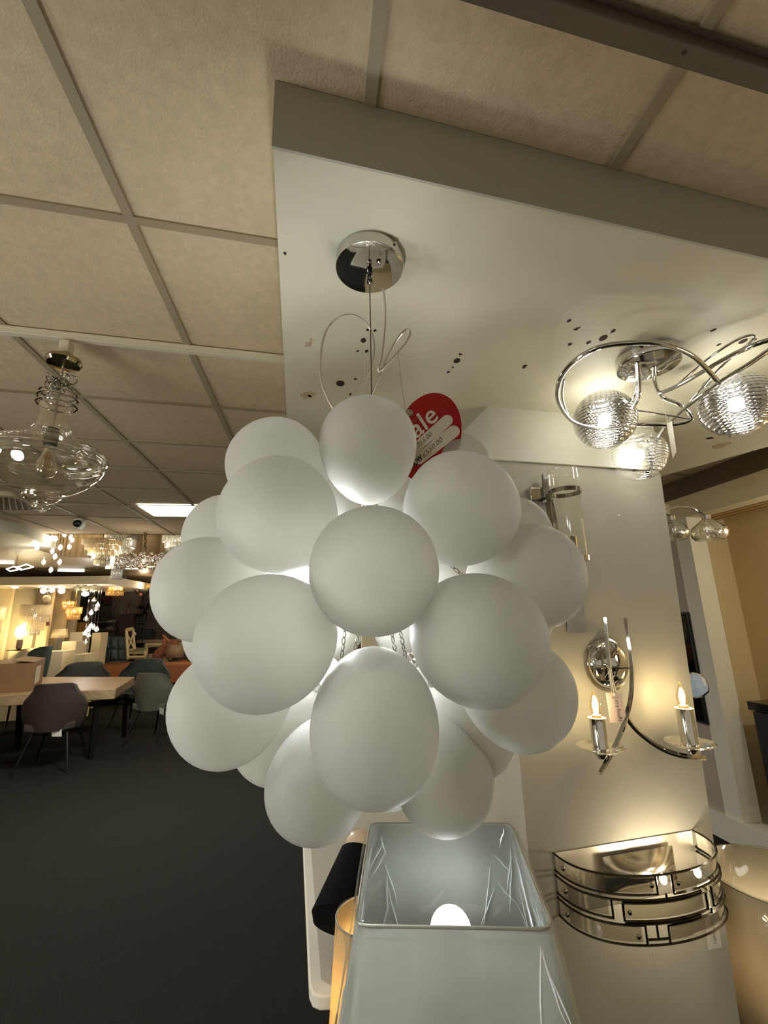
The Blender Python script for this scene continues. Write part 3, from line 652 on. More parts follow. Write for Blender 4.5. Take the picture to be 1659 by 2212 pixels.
# ================================================================== bowed crystal wall light
cw = thing('crystal_wall_light', wp(1350, 1950, 0), 'wide bowed wall light of chrome strips and crystal panels low on the pillar', 'wall light')
la = (wp(1200, 1905, 0)-PL).dot(tdir); ra = (wp(1509, 1880, 0)-PL).dot(tdir)
zT = .5*(wp(1198, 1832, 0).z+wp(1490, 1802, 0).z); zB = wp(1208, 1975, 0).z
W_ = ra-la; DP = .20
def cs(s_, t_, k=0):   # s along the bow 0..1, t 0 bottom..1 top
    th_ = PI*s_; x = .5-.5*math.cos(th_)
    dd = DP*math.sin(th_)**.75 if 0 < s_ < 1 else 0
    return pf(la+W_*x, zB+(zT-zB)*t_, dd+k+.004)
def strip(pts, r=.0038):
    P = []
    for i in range(len(pts)-1):
        a, b = pts[i], pts[i+1]; n = max(1, int(abs(b[0]-a[0])*30))
        for j in range(n): P.append(cs(a[0]+(b[0]-a[0])*j/n, a[1]+(b[1]-a[1])*j/n))
    P.append(cs(*pts[-1])); return MB().tube(P, r, 4, flat=1.2)
BLKCH = mat('black_chrome', (70, 66, 60), .12, 1)
strip([(0, 1), (1, 1)], .0036).build('rail', BLKCH, cw); strip([(0, 0), (1, 0)], .0036).build('rail', BLKCH, cw)
for pts in ([(0, .72), (.42, .72), (.42, 1)], [(0, .64), (.25, .64)], [(.25, .64), (.36, .64), (.60, .64)], [(.48, 1), (.48, .70), (1, .70)],
            [(0, .36), (.25, .36)], [(0, .28), (.36, .28), (.36, 0)], [(.25, .64), (.25, .36)], [(.29, .60), (.62, .60), (.62, .34), (.29, .34), (.29, .60)],
            [(.45, .64), (.45, .72)], [(.66, .62), (1, .62)], [(.66, .62), (.66, .34), (1, .34)], [(.64, .34), (.64, .26)], [(.40, .30), (.40, .08)], [(.36, .08), (.44, .08)], [(.44, 0), (.44, .26), (1, .26)], [(.29, .30), (.58, .30)]):
    strip(pts).build('lattice_strip', BLKCH, cw)
def panel(s0, s1, t0, t1):
    g_ = MB().grid(lambda a, b: cs(s0+(s1-s0)*a, t0+(t1-t0)*b, -.006), 10, 2); return g_.build('crystal_panel', thin_glass('crystal_panel_glass', (248, 240, 222), .38, .95, .14, bump=.5, bscale=25, power=1.0), cw, sharp=180)
for q in ((.01, .41, .74, .98), (.01, .24, .38, .62), (.3, .61, .36, .58), (.49, .99, .72, .98), (.67, .99, .36, .60), (.01, .35, .03, .26), (.45, .99, .03, .24)): panel(*q)
for s_, t_ in ((.04, .86), (.04, .5), (.04, .14), (.33, .13), (.31, .47), (.5, .85), (.9, .15), (.4, .86)):
    MB().lathe(cs(s_, t_, 0), [(.0065, 0), (.0065, .004), (.003, .006)], 12, ax=toward).build('stud', CHROME_D, cw)
MB().prism([pf(la+.005, zB), pf(ra-.005, zB), pf(ra-.005, zT), pf(la+.005, zT)], toward*.004).build('backplate', mat('satin_silver', (214, 206, 186), .35, .8), cw)
MB().grid(lambda a, b: pf(la+W_*(.3+.5*a), zB+(zT-zB)*(.25+.6*b), .02+.05*math.sin(PI*a)*math.sin(PI*b)), 16, 10).build('reflector', mat('soft_chrome', (225, 218, 200), .16, 1), cw, sharp=180)
for k, q in enumerate((.56, .80)):
    p = pf(la+W_*q, zB+(zT-zB)*.62, .11); MB().ball(p, .011, 16, 8, (1, 1, 1.4)).build('bulb_or_sparkle', BULB_W, cw); lamp(p, .8, (1, .84, .62), .02)
MB().tube([wp(1408, 2052, .11), wp(1425, 2140, .03)], .0006, 5).build('string', mat('string_white'), cw)
t2 = thing('price_ticket', wp(1535, 1950, .05), 'pale ticket dangling at the right end of the crystal wall light', 'ticket')
MB().prism([wp(1520, 1962, .06), wp(1548, 1960, .06), wp(1559, 2046, .06), wp(1531, 2052, .06)], pn*.0008).build('card', mat('card_pale', (196, 192, 176), .6), t2)
MB().tube([wp(1528, 1912, .03), wp(1535, 1963, .06)], .0007, 5).build('string', mat('string_white'), t2)
q = [wp(1531, 2052, .0612), wp(1559, 2046, .0612), wp(1548, 1960, .0612), wp(1520, 1962, .0612)]
mb = MB(); add_text(mb, 'Lighting R Us', lambda s_, t_: bil(q, .62-.2*t_, .12+.7*s_), .2); mb.build('lettering', mat('faint_ink', (120, 116, 104), .8), t2)
# ================================================================== lights on the right flank of the pillar
gx = pf(aR*.5+aRt*.5, 0).x
g1 = thing('glass_bowl_wall_light', Y(1443, 1100, 1.75), 'curved chrome arm wall light with patterned glass bowls right of the pillar', 'wall light')
yy = 1.75
PAT = thin_glass('patterned_glass', (240, 238, 222), .35, .95, .08, bump=1, bscale=90, power=1.1)
MB().tube(smooth_path([Y(u, v, yy) for u, v in ((1436, 1104), (1450, 1097), (1478, 1095), (1500, 1100), (1518, 1112))], 6), .0055, 8).build('arm', CHROME, g1)
def bowl(u, vt, vb, rp, y_, nm='glass_bowl'):
    a = Y(u, vt, y_); r = rp*m_per_px(a); h = a.z-Y(u, vb, y_).z; a = V(a)
    MB().lathe(a, [(.017, .0), (.018, .02), (.012, .026)], 20).build('lamp_cap', CHROME, g1)
    n = 40; prof = [(.02, 0), (r*.55, -h*.18), (r*.9, -h*.4), (r, -h*.62), (r*.95, -h*.85), (r*.78, -h)]
    b = MB(); k = len(b.v); b.lathe(a, prof, n, caps=False)
    for i, q_ in enumerate(b.v):
        if (i % n) % 2: v_ = q_-a; b.v[i] = a+V((v_.x*.93, v_.y*.93, v_.z))
    b.build(nm, PAT, g1, sharp=180)
bowl(1526, 1122, 1166, 34, yy); bowl(1450, 1124, 1166, 30, 1.83)
MB().prism([Y(1434, 1090, 1.82), Y(1446, 1090, 1.82), Y(1446, 1112, 1.82), Y(1434, 1112, 1.82)], (0, .01, 0)).build('backplate', CHROME, g1)
cb_ = thing('crystal_ball_wall_light', Y(1497, 1480, 1.8), 'pale faceted crystal block glowing on the pillar side, behind the right candle', 'wall light')
p = Y(1498, 1480, 1.8); r = 26*m_per_px(p)
MB().lathe(p, [(.001, -r), (r*.6, -r*.85), (r, -r*.3), (r*1.0, r*.3), (r*.7, r*.85), (r*.3, r), (.001, r)], 9, ax=(.5, -.6, .2)).build('crystal', shade_mat('ice_glass', (196, 204, 210), .5, .35, .1), cb_, sharp=10)
MB().tube([p+V((-.01, .03, -.01)), p+V((-.09, .05, -.01))], .01, 8).build('arm', CHROME, cb_)
lamp(p+V((0, 0, .0)), .02, (.85, .92, 1), .01)
# ================================================================== shaded lamps along the bottom
WRAP = thin_glass('plastic_wrap', (250, 252, 252), .05, .5, .06, bump=.8, bscale=9, power=2.5)
SILK = shade_mat('silver_silk', (208, 208, 196), .42, .03, .4, noise=.24, stretch=(.9, .9, .08))
zr = 1.10
fr = [Z(768, 1999, zr), Z(1193, 2007, zr), Z(1104, 1780, zr), Z(800, 1779, zr)]
cen = sum(fr, V((0, 0, 0)))/4
sq = thing('square_shade_floor_lamp', (cen.x, cen.y, 0), 'tall lamp with a big square silvery shade in clear plastic wrap', 'floor lamp')
def sqr(k, z, q=fr): return [V((cen.x+(p.x-cen.x)*k, cen.y+(p.y-cen.y)*k, z)) for p in q]
def rc_(q, r=.02, n=4):  # rounded corners
    out = []
    for i in range(4):
        p, a, b = q[i], q[i-1], q[(i+1) % 4]; da = (a-p).normalized()*r; db = (b-p).normalized()*r
        for j in range(n+1):
            t_ = j/n; out.append((p+da)*(1-t_)**2+p*2*t_*(1-t_)+(p+db)*t_**2)
    return out
H = .30
mb = MB(); a = rc_(sqr(1, zr)); b = rc_(sqr(1.42, zr-H), .028); n = len(a)
mb.add(a+b, [(i, (i+1) % n, n+(i+1) % n, n+i) for i in range(n)])
mb.build('lamp_shade', SILK, sq, solid=.0015, sharp=50)
MB().tube(rc_(sqr(1.003, zr)), .0022, 8, closed=True).build('rim_wire', mat('rim_tape', (150, 145, 130), .4, .3), sq)
MB().tube(rc_(sqr(1.423, zr-H), .028), .003, 8, closed=True).build('rim_wire', mat('rim_tape'), sq)
mb = MB(); random.seed(5)
def wrapgrid(k0, k1, z0, z1, off, nz=8, nseg=12, amp=.004):
    rows = []
    for i in range(nz+1):
        t_ = i/nz; q = sqr(k0+(k1-k0)*t_, z0+(z1-z0)*t_); ring = []
        for e_ in range(4):
            for j in range(nseg):
                p = lerp(q[e_], q[(e_+1) % 4], j/nseg); d = V((p.x-cen.x, p.y-cen.y, 0)).normalized()
                ring.append(p+d*(off+random.uniform(0, amp)))
        rows.append(ring)
    n = len(rows[0]); vs = [p for r_ in rows for p in r_]
    return vs, [(i*n+j, i*n+(j+1) % n, (i+1)*n+(j+1) % n, (i+1)*n+j) for i in range(nz) for j in range(n)]
mb.add(*wrapgrid(1.0, 1.42, zr+.003, zr-H, .005)); mb.build('plastic_wrap', WRAP, sq, sharp=180)
mb = MB(); mb.add(*wrapgrid(.985, 1.38, zr+.003, zr-H*.85, -.007, amp=.006)); mb.build('plastic_wrap', WRAP, sq, sharp=180)
# creases: raised folds of the film that catch the light
fold = MB()
for k in range(80):
    e_ = random.choice((2, 2, 3, 1, 1, 3, 0)); s_ = random.random()**1.0; s_ = s_*.2 if random.random() < .5 else 1-s_*.2 if random.random() < .8 else s_
    t0 = random.uniform(0, .5); t1 = t0+random.uniform(.1, .45); side = random.choice((-1, 1)); pts = []
    ds = random.uniform(-.12, .12)
    for j in range(5):
        t_ = t0+(t1-t0)*j/4; q = sqr(1+.42*t_, zr-H*t_); ss = min(.98, max(.02, s_+ds*j/4+random.uniform(-.006, .006))); p = lerp(q[e_], q[(e_+1) % 4], ss)
        d = V((cen.x-p.x, cen.y-p.y, 0)).normalized(); pts.append(p+d*(.011 if (e_ in (1, 2, 3)) else -.009))
    fold.tube(pts, .0007, 4, rs=[.0002, .0009, .0013, .0008, .0002])
o = fold.build('wrap_crease', mat('film_crease', (250, 252, 252), .08, spec=1, alpha=.75), sq); o['kind'] = 'stuff'
MB().lathe(V((cen.x, cen.y, 0)), [(.14, 0), (.14, .015), (.12, .02), (.014, .03), (.012, .3), (.012, zr-H*.75)], 32).build('stand', CHROME, sq)
bp_ = Y(974, 2006, cen.y+.01); bp_.z = zr-.135
BR_ = 37*m_per_px(bp_)
bp_ = PLN(974, 2012, V((0, cen.y+.02, 0)), V((0, 1, 0)))
MB().ball(bp_, .034, 32, 16).build('globe_bulb', bulb_mat('globe_bulb_glow', (.93, .98, 1), 3), sq)
lamp(bp_+V((0, 0, .0)), .85, (.95, .99, 1), .040)
MB().lathe(V((bp_.x, bp_.y, 0)), [(.013, zr-H*.75-.1), (.016, bp_.z-.06), (.018, bp_.z-.03)], 20).build('lamp_holder', WHITE, sq)
# ---- white table with rounded corner
ztb = .64
t0 = Z(655, 1840, ztb); t1 = Z(668, 2140, ztb)
# outline of the visible side, running away from the camera
tw_ = thing('white_side_table', (.4, 1.55, 0), 'white table with a raised rim and rounded corner behind the lamp shades', 'table')
yf = Z(700, 2152, ztb).y; xl0 = t1.x; xl1 = t0.x
outl = [V((xl1-.02, 2.5, ztb)), V((xl1, t0.y, ztb)), V((xl0, yf+.04, ztb)), V((xl0+.008, yf+.015, ztb)), V((xl0+.025, yf+.003, ztb)), V((xl0+.05, yf, ztb)), V((.62, yf, ztb)), V((.62, 2.5, ztb))]
MB().prism([p-V((0, 0, .03)) for p in outl], (0, 0, .03)).build('table_top', WHITE, tw_, bevel=.004)
inn = [V((xl1+.012, 2.45, ztb)), V((xl1+.03, t0.y, ztb)), V((xl0+.028, yf+.05, ztb)), V((xl0+.05, yf+.03, ztb)), V((.59, yf+.03, ztb)), V((.59, 2.45, ztb))]
MB().prism([p+V((0, 0, .0005)) for p in inn], (0, 0, .001)).build('inset_panel', mat('inset_beige', (186, 178, 160), .5), tw_)
for x_, y_ in ((.06, 1.33), (.06, 2.35), (.56, 1.33), (.56, 2.35)): MB().box((x_, y_, 0), (x_+.04, y_+.04, ztb-.03)).build('leg', WHITE, tw_)
# ---- black conical table lamp with a chrome ball finial
a = Z(725, 1990, .80)
q0 = Y(718, 1960, 1.30); q1 = Y(768, 1835, 1.30)
bk = thing('black_cone_lamp', (q0.x+.03, 1.30, ztb+.002), 'black cone shaded lamp with a pale round top, tilted behind the silvery shade', 'lamp')
ax_ = (Y(778, 1815, 1.36)-Y(735, 1985, 1.24)).normalized()
base = Y(752, 1985, 1.40); tp = Y(775, 1838, 1.50)
L_ = (tp-base).length; axv = (tp-base).normalized()
MB().lathe(base, [(.09, -.02), (.1, 0), (.052, L_), (.046, L_+.004)], 40, ax=axv).build('lamp_shade', mat('black_velvet', (7, 7, 7), .9, spec=.1), bk)
MB().ball(tp+axv*.02, .044, 28, 14, (1, 1, .8)).build('top_cap', mat('pearl_cap', (214, 188, 160), .25, coat=.4), bk)
MB().lathe(V((base.x, base.y, ztb+.002)), [(.035, 0), (.035, .01), (.012, .016), (.01, base.z-ztb-.02)], 28).build('stand', CHROME_D, bk)
# ---- cream drum shade, lit from inside
dl = Y(726, 1985, 1.16); zq = dl.z; r = .075; cdr = V((dl.x+r, dl.y, zq))
WARMSILK = shade_mat('cream_silk', (236, 206, 150), .5, .03, .4, noise=.08, stretch=(1, 1, .2))
dr = thing('cream_drum_lamp', (cdr.x, cdr.y, 0), 'lamp with a glowing cream drum shade, at the left edge of the silvery shade', 'floor lamp')
MB().lathe(cdr, [(r, 0), (r*1.28, -.3)], 48, caps=False).build('lamp_shade', WARMSILK, dr, solid=.0015)
for k, z_1 in ((1.0, 0), (1.28, -.3)): MB().tube([cdr+V((math.cos(t_)*r*k, math.sin(t_)*r*k, z_1)) for t_ in [2*PI*j/48 for j in range(48)]], .002, 6, closed=True).build('rim_wire', mat('rim_tape'), dr)
mb = MB().lathe(cdr, [(r*1.03, .003), (r*1.05, -.1), (r*1.12, -.2), (r*1.2, -.24), (r*1.31, -.3)], 40, caps=False)
for i in range(len(mb.v)): mb.v[i] += V((random.uniform(-.003, .003), random.uniform(-.003, .003), 0))
mb.build('plastic_wrap', WRAP, dr, sharp=180)
MB().ball(cdr+V((0, 0, -.13)), .028, 20, 10).build('bulb_or_sparkle', BULB_W, dr); lamp(cdr+V((0, 0, -.13)), 1.3, WARM, .034)
MB().lathe(V((cdr.x, cdr.y, 0)), [(.12, 0), (.12, .015), (.012, .025), (.011, zq-.16)], 28).build('stand', CHROME, dr)
# ---- drum shade at the right edge in wrap
yr_ = 1.62
a = Y(1556, 1850, 1.86); zq = a.z-.02
c3 = V((Z(1660, 1950, zq).x+.10, Z(1660, 1950, zq).y+.16, zq)); r = .0
pL = Z(1556, 1900, zq)
r = .24; c3 = V((pL.x+r*.98, pL.y-.02, zq))
d3 = thing('wrapped_drum_lamp', (c3.x, c3.y, 0), 'pale drum lamp shade in plastic wrap cut off by the right picture edge', 'floor lamp')
SILK2 = shade_mat('ivory_silk', (226, 210, 180), .5, .03, .4)
MB().lathe(c3, [(r, 0), (r*1.05, -.5)], 56, caps=False).build('lamp_shade', SILK2, d3, solid=.0015)
MB().tube([c3+V((math.cos(t_)*r, math.sin(t_)*r, 0)) for t_ in [2*PI*j/56 for j in range(56)]], .0022, 6, closed=True).build('rim_wire', mat('rim_tape'), d3)
mb = MB().lathe(c3, [(r*.94, -.3), (r*.97, .004), (r*1.02, .003), (r*1.04, -.15), (r*1.06, -.35), (r*1.09, -.5)], 48, caps=False)
for i in range(len(mb.v)): mb.v[i] += V((random.uniform(-.004, .004), random.uniform(-.004, .004), 0))
mb.build('plastic_wrap', WRAP, d3, sharp=180)
mb = MB()
for k in range(12):
    t_ = PI*.75+random.uniform(-.9, .5); z1 = random.uniform(-.12, -.01); P = []
    for j in range(4):
        P.append(c3+V((math.cos(t_+j*.03)*r*.955, math.sin(t_+j*.03)*r*.955, z1-j*random.uniform(.01, .02))))
    mb.tube(P, .0008, 4, rs=[.0003, .001, .001, .0003])
mb.build('wrap_crease', mat('film_crease'), d3)['kind'] = 'stuff'
MB().ball(c3+V((.03, 0, -.25)), .03, 20, 10).build('bulb_or_sparkle', BULB_W, d3); lamp(c3+V((.03, 0, -.25)), 2.6, NEUT, .036)
MB().lathe(V((c3.x, c3.y, 0)), [(.14, 0), (.14, .015), (.012, .025), (.011, zq-.28)], 28).build('stand', CHROME, d3)
lamp(V((XR+.25, 1.5, 1.9)), 5, (1, .95, .85), .06)  # unseen fill light added to brighten the yellow niche
# black low unit on the floor behind the right drum
a = Z(1548, 1850, 0)
# ================================================================== dining corner in the middle distance
WOODL = mat('light_oak', (176, 146, 104), .5, noise=.25, nscale=9, stretch=(1, 8, 6))
WOODO = mat('orange_wood', (166, 104, 66), .5, noise=.25, nscale=9, stretch=(1, 8, 6))
IRON = mat('black_iron', (20, 19, 18), .4, .6)
zt_ = .76
q = [Z(-160, 1510, zt_), Z(0, 1502, zt_), Z(250, 1487, zt_), Z(291, 1462, zt_), Z(93, 1462, zt_), Z(-140, 1468, zt_)]
dt = thing('dining_table', (q[2].x-1, q[2].y+.6, 0), 'thick light wood dining table on black metal legs', 'table')
MB().prism([p-V((0, 0, .12)) for p in q], (0, 0, .12)).build('table_top', WOODL, dt, bevel=.01)
def leg(a, b, r, par, name='leg', m=IRON, n=4): return MB().tube([a, b], r, n).build(name, m, par)
yq = q[2].y+.15
leg(Y(212, 1505, yq), Z(195, 1640, 0), .035, dt); leg(Y(272, 1500, yq+.75), Z(267, 1592, 0), .03, dt)
leg(Y(45, 1512, yq), Z(38, 1616, 0), .035, dt); MB().tube([Y(60, 1528, yq), Y(268, 1518, yq+.3)], .025, 4).build('crossbar', IRON, dt)
# cardboard box on the table
a0 = Z(-60, 1500, zt_+.002); a1 = Z(66, 1493, zt_+.002)
bh = Y(67, 1432, a1.y).z
bx = thing('cardboard_box', (a0.x*.5+a1.x*.5, a1.y+.3, zt_), 'big brown cardboard box with white stickers on the dining table', 'box')
BOXM = mat('cardboard', (142, 108, 70), .8, noise=.1, nscale=6)
d_ = V((.05, .55, 0)); a2 = Z(90, 1476, zt_+.002)
d_ = a2-a1
b = MB().hexa([a0, a1, a1+d_, a0+d_], [p+V((0, 0, bh-zt_-.002)) for p in (a0, a1, a1+d_, a0+d_)]); b.build('carton', BOXM, bx)
def onquad(u, v, y_): return Y(u, v, y_-.006)
MB().prism([onquad(-20, 1481, a1.y), onquad(20, 1480, a1.y), onquad(23, 1449, a1.y), onquad(-18, 1449, a1.y)], (0, .003, 0)).build('sticker', mat('sticker_white', (206, 196, 176), .7), bx)
s0 = a1+d_*.15+V((.004, 0, .06)); s1_ = a1+d_*.6+V((.004, 0, .06)); MB().prism([s0, s1_, s1_+V((0, 0, .2)), s0+V((0, 0, .2))], (.003, 0, 0)).build('sticker', mat('sticker_white'), bx)
MB().prism([a1+V((0, 0, bh-zt_)), a1+d_+V((0, 0, bh-zt_)), a1+d_+V((-.25, 0, bh-zt_+.03)), a1+V((-.25, 0, bh-zt_+.03))], (0, 0, .006)).build('flap', BOXM, bx)
# ---- upholstered shell chairs
def chair(name, loc, rz, m, label, wd=.62, hgt=.86, grp=None):
    t = thing(name, (0, 0, 0), label, 'chair', grp)
    t.location = (0, 0, 0)
    def bk(a, b):
        x = (a-.5)*2; zz = b
        wv = wd*.5*(.80+.2*math.sin(PI*min(1, zz*1.1)))*(1-max(0, zz-.75)*.9*abs(x)**3)
        return V((x*wv, .24+.10*zz-.16*x*x, .40+(hgt-.40)*(zz-(.10*abs(x)**4 if zz > .5 else 0))))
    MB().grid(bk, 16, 12, thick=(0, .055, 0)).build('backrest', m, t, sharp=60, bevel=.015)
    def st(a, b):
        x = (a-.5)*2; y = b
        return V((x*wd*.38*(1-.12*y*y), .26-.50*y, .47-.03*math.sin(PI*y)+.03*x*x))
    MB().grid(st, 12, 10, thick=(0, 0, -.08)).build('seat', m, t, sharp=60, bevel=.015)
    for sx in (-1, 1):
        for sy, y0, y1 in ((0, .2, .34), (1, -.18, -.26)):
            MB().tube([V((sx*.15, y0, .42)), V((sx*.25, y1, 0))], .014, 8, rs=[.018, .009]).build('leg', IRON, t)
    t.location = loc; t.rotation_euler = (0, 0, rz)
    return t
BROWN = mat('brown_leather', (60, 50, 38), .6, noise=.15, nscale=8)
GRN = mat('dark_green_velvet', (38, 50, 44), .7, noise=.15, nscale=8); GRY = mat('grey_brown_fabric', (90, 84, 70), .8, noise=.15, nscale=12)
DKG = mat('charcoal_fabric', (58, 58, 54), .8, noise=.1, nscale=8)
p = Z(118, 1652, 0)
c1 = chair('upholstered_chair', (p.x, p.y-.05, 0), PI+.1, BROWN, 'brown chair with its back to us in front of the wooden dining table', .62, .9)
c1.rotation_euler[2] = PI+.15
p = Z(318, 1605, 0); c3_ = chair('upholstered_chair', (p.x+.08, p.y+.15, 0), PI-.35, GRY, 'grey-brown chair at the right end of the dining table', .62, .88)
p = Z(150, 1560, 0); c4_ = chair('upholstered_chair', (-3.62, 7.9, 0), .1, DKG, 'dark chair behind the dining table, the left one of the two rounded backs', .84, .92)
c5_ = chair('upholstered_chair', (-2.75, 7.95, 0), -.12, GRN, 'dark green chair behind the dining table, the right one of the two rounded backs', .84, .93)
p = Z(80, 1540, 0); pq = Y(92, 1400, 7.85); c6_ = chair('upholstered_chair', (pq.x-.25, 7.85, 0), -PI/2-.1, GRN, 'green chair seen from the side between cardboard box and white cabinet', .55, 1.2)
p = Z(-22, 1690, 0); c7_ = chair('upholstered_chair', (p.x-.38, p.y, 0), .6, mat('black_fabric', (24, 22, 20), .8), 'black chair of which only the edge shows at the left picture border', .6, .8)
tk = MB().prism([Y(110, 1575, 5.62), Y(133, 1575, 5.62), Y(133, 1591, 5.62), Y(112, 1591, 5.62)], (0, .004, 0)).build('price_ticket', WHITE, org=Y(120, 1583, 5.62))
tag(tk, 'white paper ticket under the brown chair seat', 'ticket')
tk = MB().prism([Y(345, 1528, 6.35), Y(354, 1531, 6.35), Y(353, 1545, 6.35), Y(344, 1541, 6.35)], (0, .004, 0)).build('price_ticket', mat('ticket_dim', (150, 146, 124), .8), org=Y(350, 1536, 6.35))
tag(tk, 'small ticket hanging under the grey-brown chair', 'ticket')
# ---- orange wooden long table behind with fur throw and things on it
a = Z(187, 1437, .74); b_ = Z(420, 1435, .74); c_ = Z(400, 1425, .74); d_ = Z(205, 1427, .74)
ot = thing('orange_wood_table', (a.x*.5+b_.x*.5, a.y*.5+c_.y*.5, 0), 'long orange-brown wooden table behind the two dark chair backs', 'table')
MB().prism([p-V((0, 0, .06)) for p in (a, b_, c_, d_)], (0, 0, .06)).build('table_top', WOODO, ot)
MB().prism([a-V((0, 0, .06)), b_-V((0, 0, .06)), b_-V((0, 0, .32)), a-V((0, 0, .32))], (0, .04, 0)).build('apron', WOODO, ot)
for p in (a, b_, c_, d_): MB().box((p.x-.05, p.y+.0, 0), (p.x+.05, p.y+.08, .68)).build('leg', WOODO, ot)
th = MB(); yy = a.y+.25
def fur(s_, t_):
    u = 285+105*s_; v = 1446-(8+26*math.sin(PI*min(1, s_*.9+.1)))*t_; p = Y(u, v, yy+.5*t_); return p+V((0, 0, .02*math.sin(s_*23)*math.sin(t_*9)))
th.grid(fur, 24, 10, thick=(0, .25, -.02)); tag(th.build('fur_throw', mat('white_fur', (206, 192, 164), 1, noise=.2, nscale=30, bump=1, bscale=60), org=Y(340, 1435, yy), sharp=180), 'white fluffy throw lying over the orange table', 'throw')
th = MB(); path = [Y(u, v, yy+.1) for u, v in ((330, 1436), (338, 1424), (350, 1410), (366, 1398), (385, 1386))]
th.tube(smooth_path(path, 5), .1, 8, rs=[.05+.09*math.sin(PI*i/20) for i in range(21)]); tag(th.build('brown_blanket', mat('brown_blanket', (128, 78, 58), 1, noise=.4, nscale=14), org=path[2], sharp=180), 'rolled brown blanket leaning beside the beige shaded lamp', 'blanket')
tl_ = thing('beige_shade_lamp', Y(378, 1450, yy), 'small beige shaded lamp next to the balloon globes in the dining corner', 'lamp')
p = Y(377, 1420, yy); k = m_per_px(p)
MB().lathe(p, [(19*k, 0), (16*k, 27*k)], 28, caps=False).build('lamp_shade', shade_mat('beige_linen', (150, 128, 102), .3), tl_, solid=.004)
MB().lathe(p, [(10*k, -32*k), (13*k, -22*k), (12*k, -8*k), (3*k, -2*k), (2*k, 6*k)], 24).build('base', mat('brown_ceramic', (84, 70, 60), .4), tl_)
ea = thing('wooden_easel', Y(360, 1400, yy+.3), 'brown wooden frame crossing in front of the cream legged table', 'easel')
for (u0, v0), (u1, v1) in (((356, 1374), (346, 1428)), ((352, 1372), (396, 1420)), ((346, 1410), (366, 1386))): MB().tube([Y(u0, v0, yy+.3), Y(u1, v1, yy+.3)], .03, 4).build('rail', WOODO, ea)
# blocky lamp foot / carved post on the fur
p = Y(357, 1440, yy-.1); MBp = MB().prism([Y(350, 1450, yy-.1), Y(361, 1450, yy-.1), Y(363, 1421, yy-.1), Y(353, 1419, yy-.1)], (0, .08, 0)); tag(MBp.build('carved_post', mat('carved_grey', (140, 124, 98), .9, noise=.4, nscale=30), org=p), 'short carved grey post standing on the white throw', 'ornament')
# ---- tufted blue armchair
BLUE = mat('teal_fabric', (74, 92, 94), .85, noise=.15, nscale=10)
yb = 10.4
sf = thing('tufted_armchair', Y(245, 1430, yb), 'blue-grey tufted armchair behind the orange table', 'armchair')
for i in range(3):
    for j in range(2):
        u0 = 222+i*17; v0 = 1378+j*24
        g_ = lambda a, b, u0=u0, v0=v0: Y(u0+17*a, v0+24*(1-b), yb)-V((0, .07*math.sin(PI*a)**.5*math.sin(PI*b)**.5 if 0 < a < 1 and 0 < b < 1 else 0, 0))
        MB().grid(g_, 6, 6, thick=(0, .15, 0)).build('back_cushion', BLUE, sf, sharp=60)
MB().prism([Y(216, 1440, yb), Y(278, 1440, yb), Y(276, 1376, yb+.1), Y(226, 1375, yb+.1)], (0, .2, 0)).build('frame', BLUE, sf, bevel=.03)
MB().prism([Y(200, 1445, yb-.3), Y(222, 1445, yb-.3), Y(222, 1398, yb-.3), Y(206, 1398, yb-.3)], (0, .5, 0)).build('armrest', mat('dark_teal', (36, 50, 46), .8), sf, bevel=.03)
# ---- cream cross-back chair
CRM = mat('cream_lacquer', (206, 190, 144), .5); yc = 10.3
xc = thing('cross_back_chair', Y(290, 1425, yc), 'cream wooden chair with a crossed back', 'chair')
def pb(m, name, par, pts, r, y_): return MB().tube([Y(u, v, y_) for u, v in pts], r, 4).build(name, m, par)
pb(CRM, 'post', xc, [(273, 1361), (276, 1424)], .03, yc); pb(CRM, 'post', xc, [(287, 1358), (292, 1424)], .03, yc+.25)
pb(CRM, 'top_rail', xc, [(272, 1361), (288, 1358)], .035, yc); pb(CRM, 'cross_bar', xc, [(275, 1370), (289, 1400)], .016, yc); pb(CRM, 'cross_bar', xc, [(288, 1368), (276, 1402)], .016, yc)
pb(CRM, 'lower_rail', xc, [(276, 1405), (290, 1402)], .02, yc)
MB().prism([Y(276, 1413, yc), Y(314, 1413, yc), Y(312, 1404, yc+.4), Y(280, 1404, yc+.4)], (0, 0, .05)).build('seat', mat('seat_green', (150, 148, 110), .8), xc)
pb(CRM, 'seat_rail', xc, [(275, 1420), (316, 1419)], .03, yc); pb(CRM, 'leg', xc, [(314, 1405), (313, 1450)], .03, yc)
tk = MB().prism([Y(287, 1366, yc+.2), Y(294, 1366, yc+.2), Y(294, 1372, yc+.2), Y(287, 1372, yc+.2)], (0, .004, 0)).build('price_ticket', WHITE, org=Y(291, 1369, yc+.2)); tag(tk, 'white ticket hung on the crossed chair back', 'ticket')
yd = 10.9
ct_ = thing('cream_leg_table', Y(340, 1425, yd), 'table with brown top and cream legs behind the brown easel', 'table')
MB().prism([Y(295, 1389, yd), Y(400, 1386, yd), Y(400, 1380, yd+1), Y(318, 1379, yd+1)], (0, 0, .06)).build('table_top', mat('brown_top', (132, 106, 80), .5), ct_)
pb(CRM, 'leg', ct_, [(316, 1390), (313, 1440)], .05, yd); pb(CRM, 'apron', ct_, [(316, 1394), (400, 1392)], .045, yd)
ac = thing('navy_armchair', Y(305, 1380, 11.3), 'dark navy armchair behind the cream chair', 'armchair'); NAV = mat('navy_fabric', (30, 36, 40), .8)
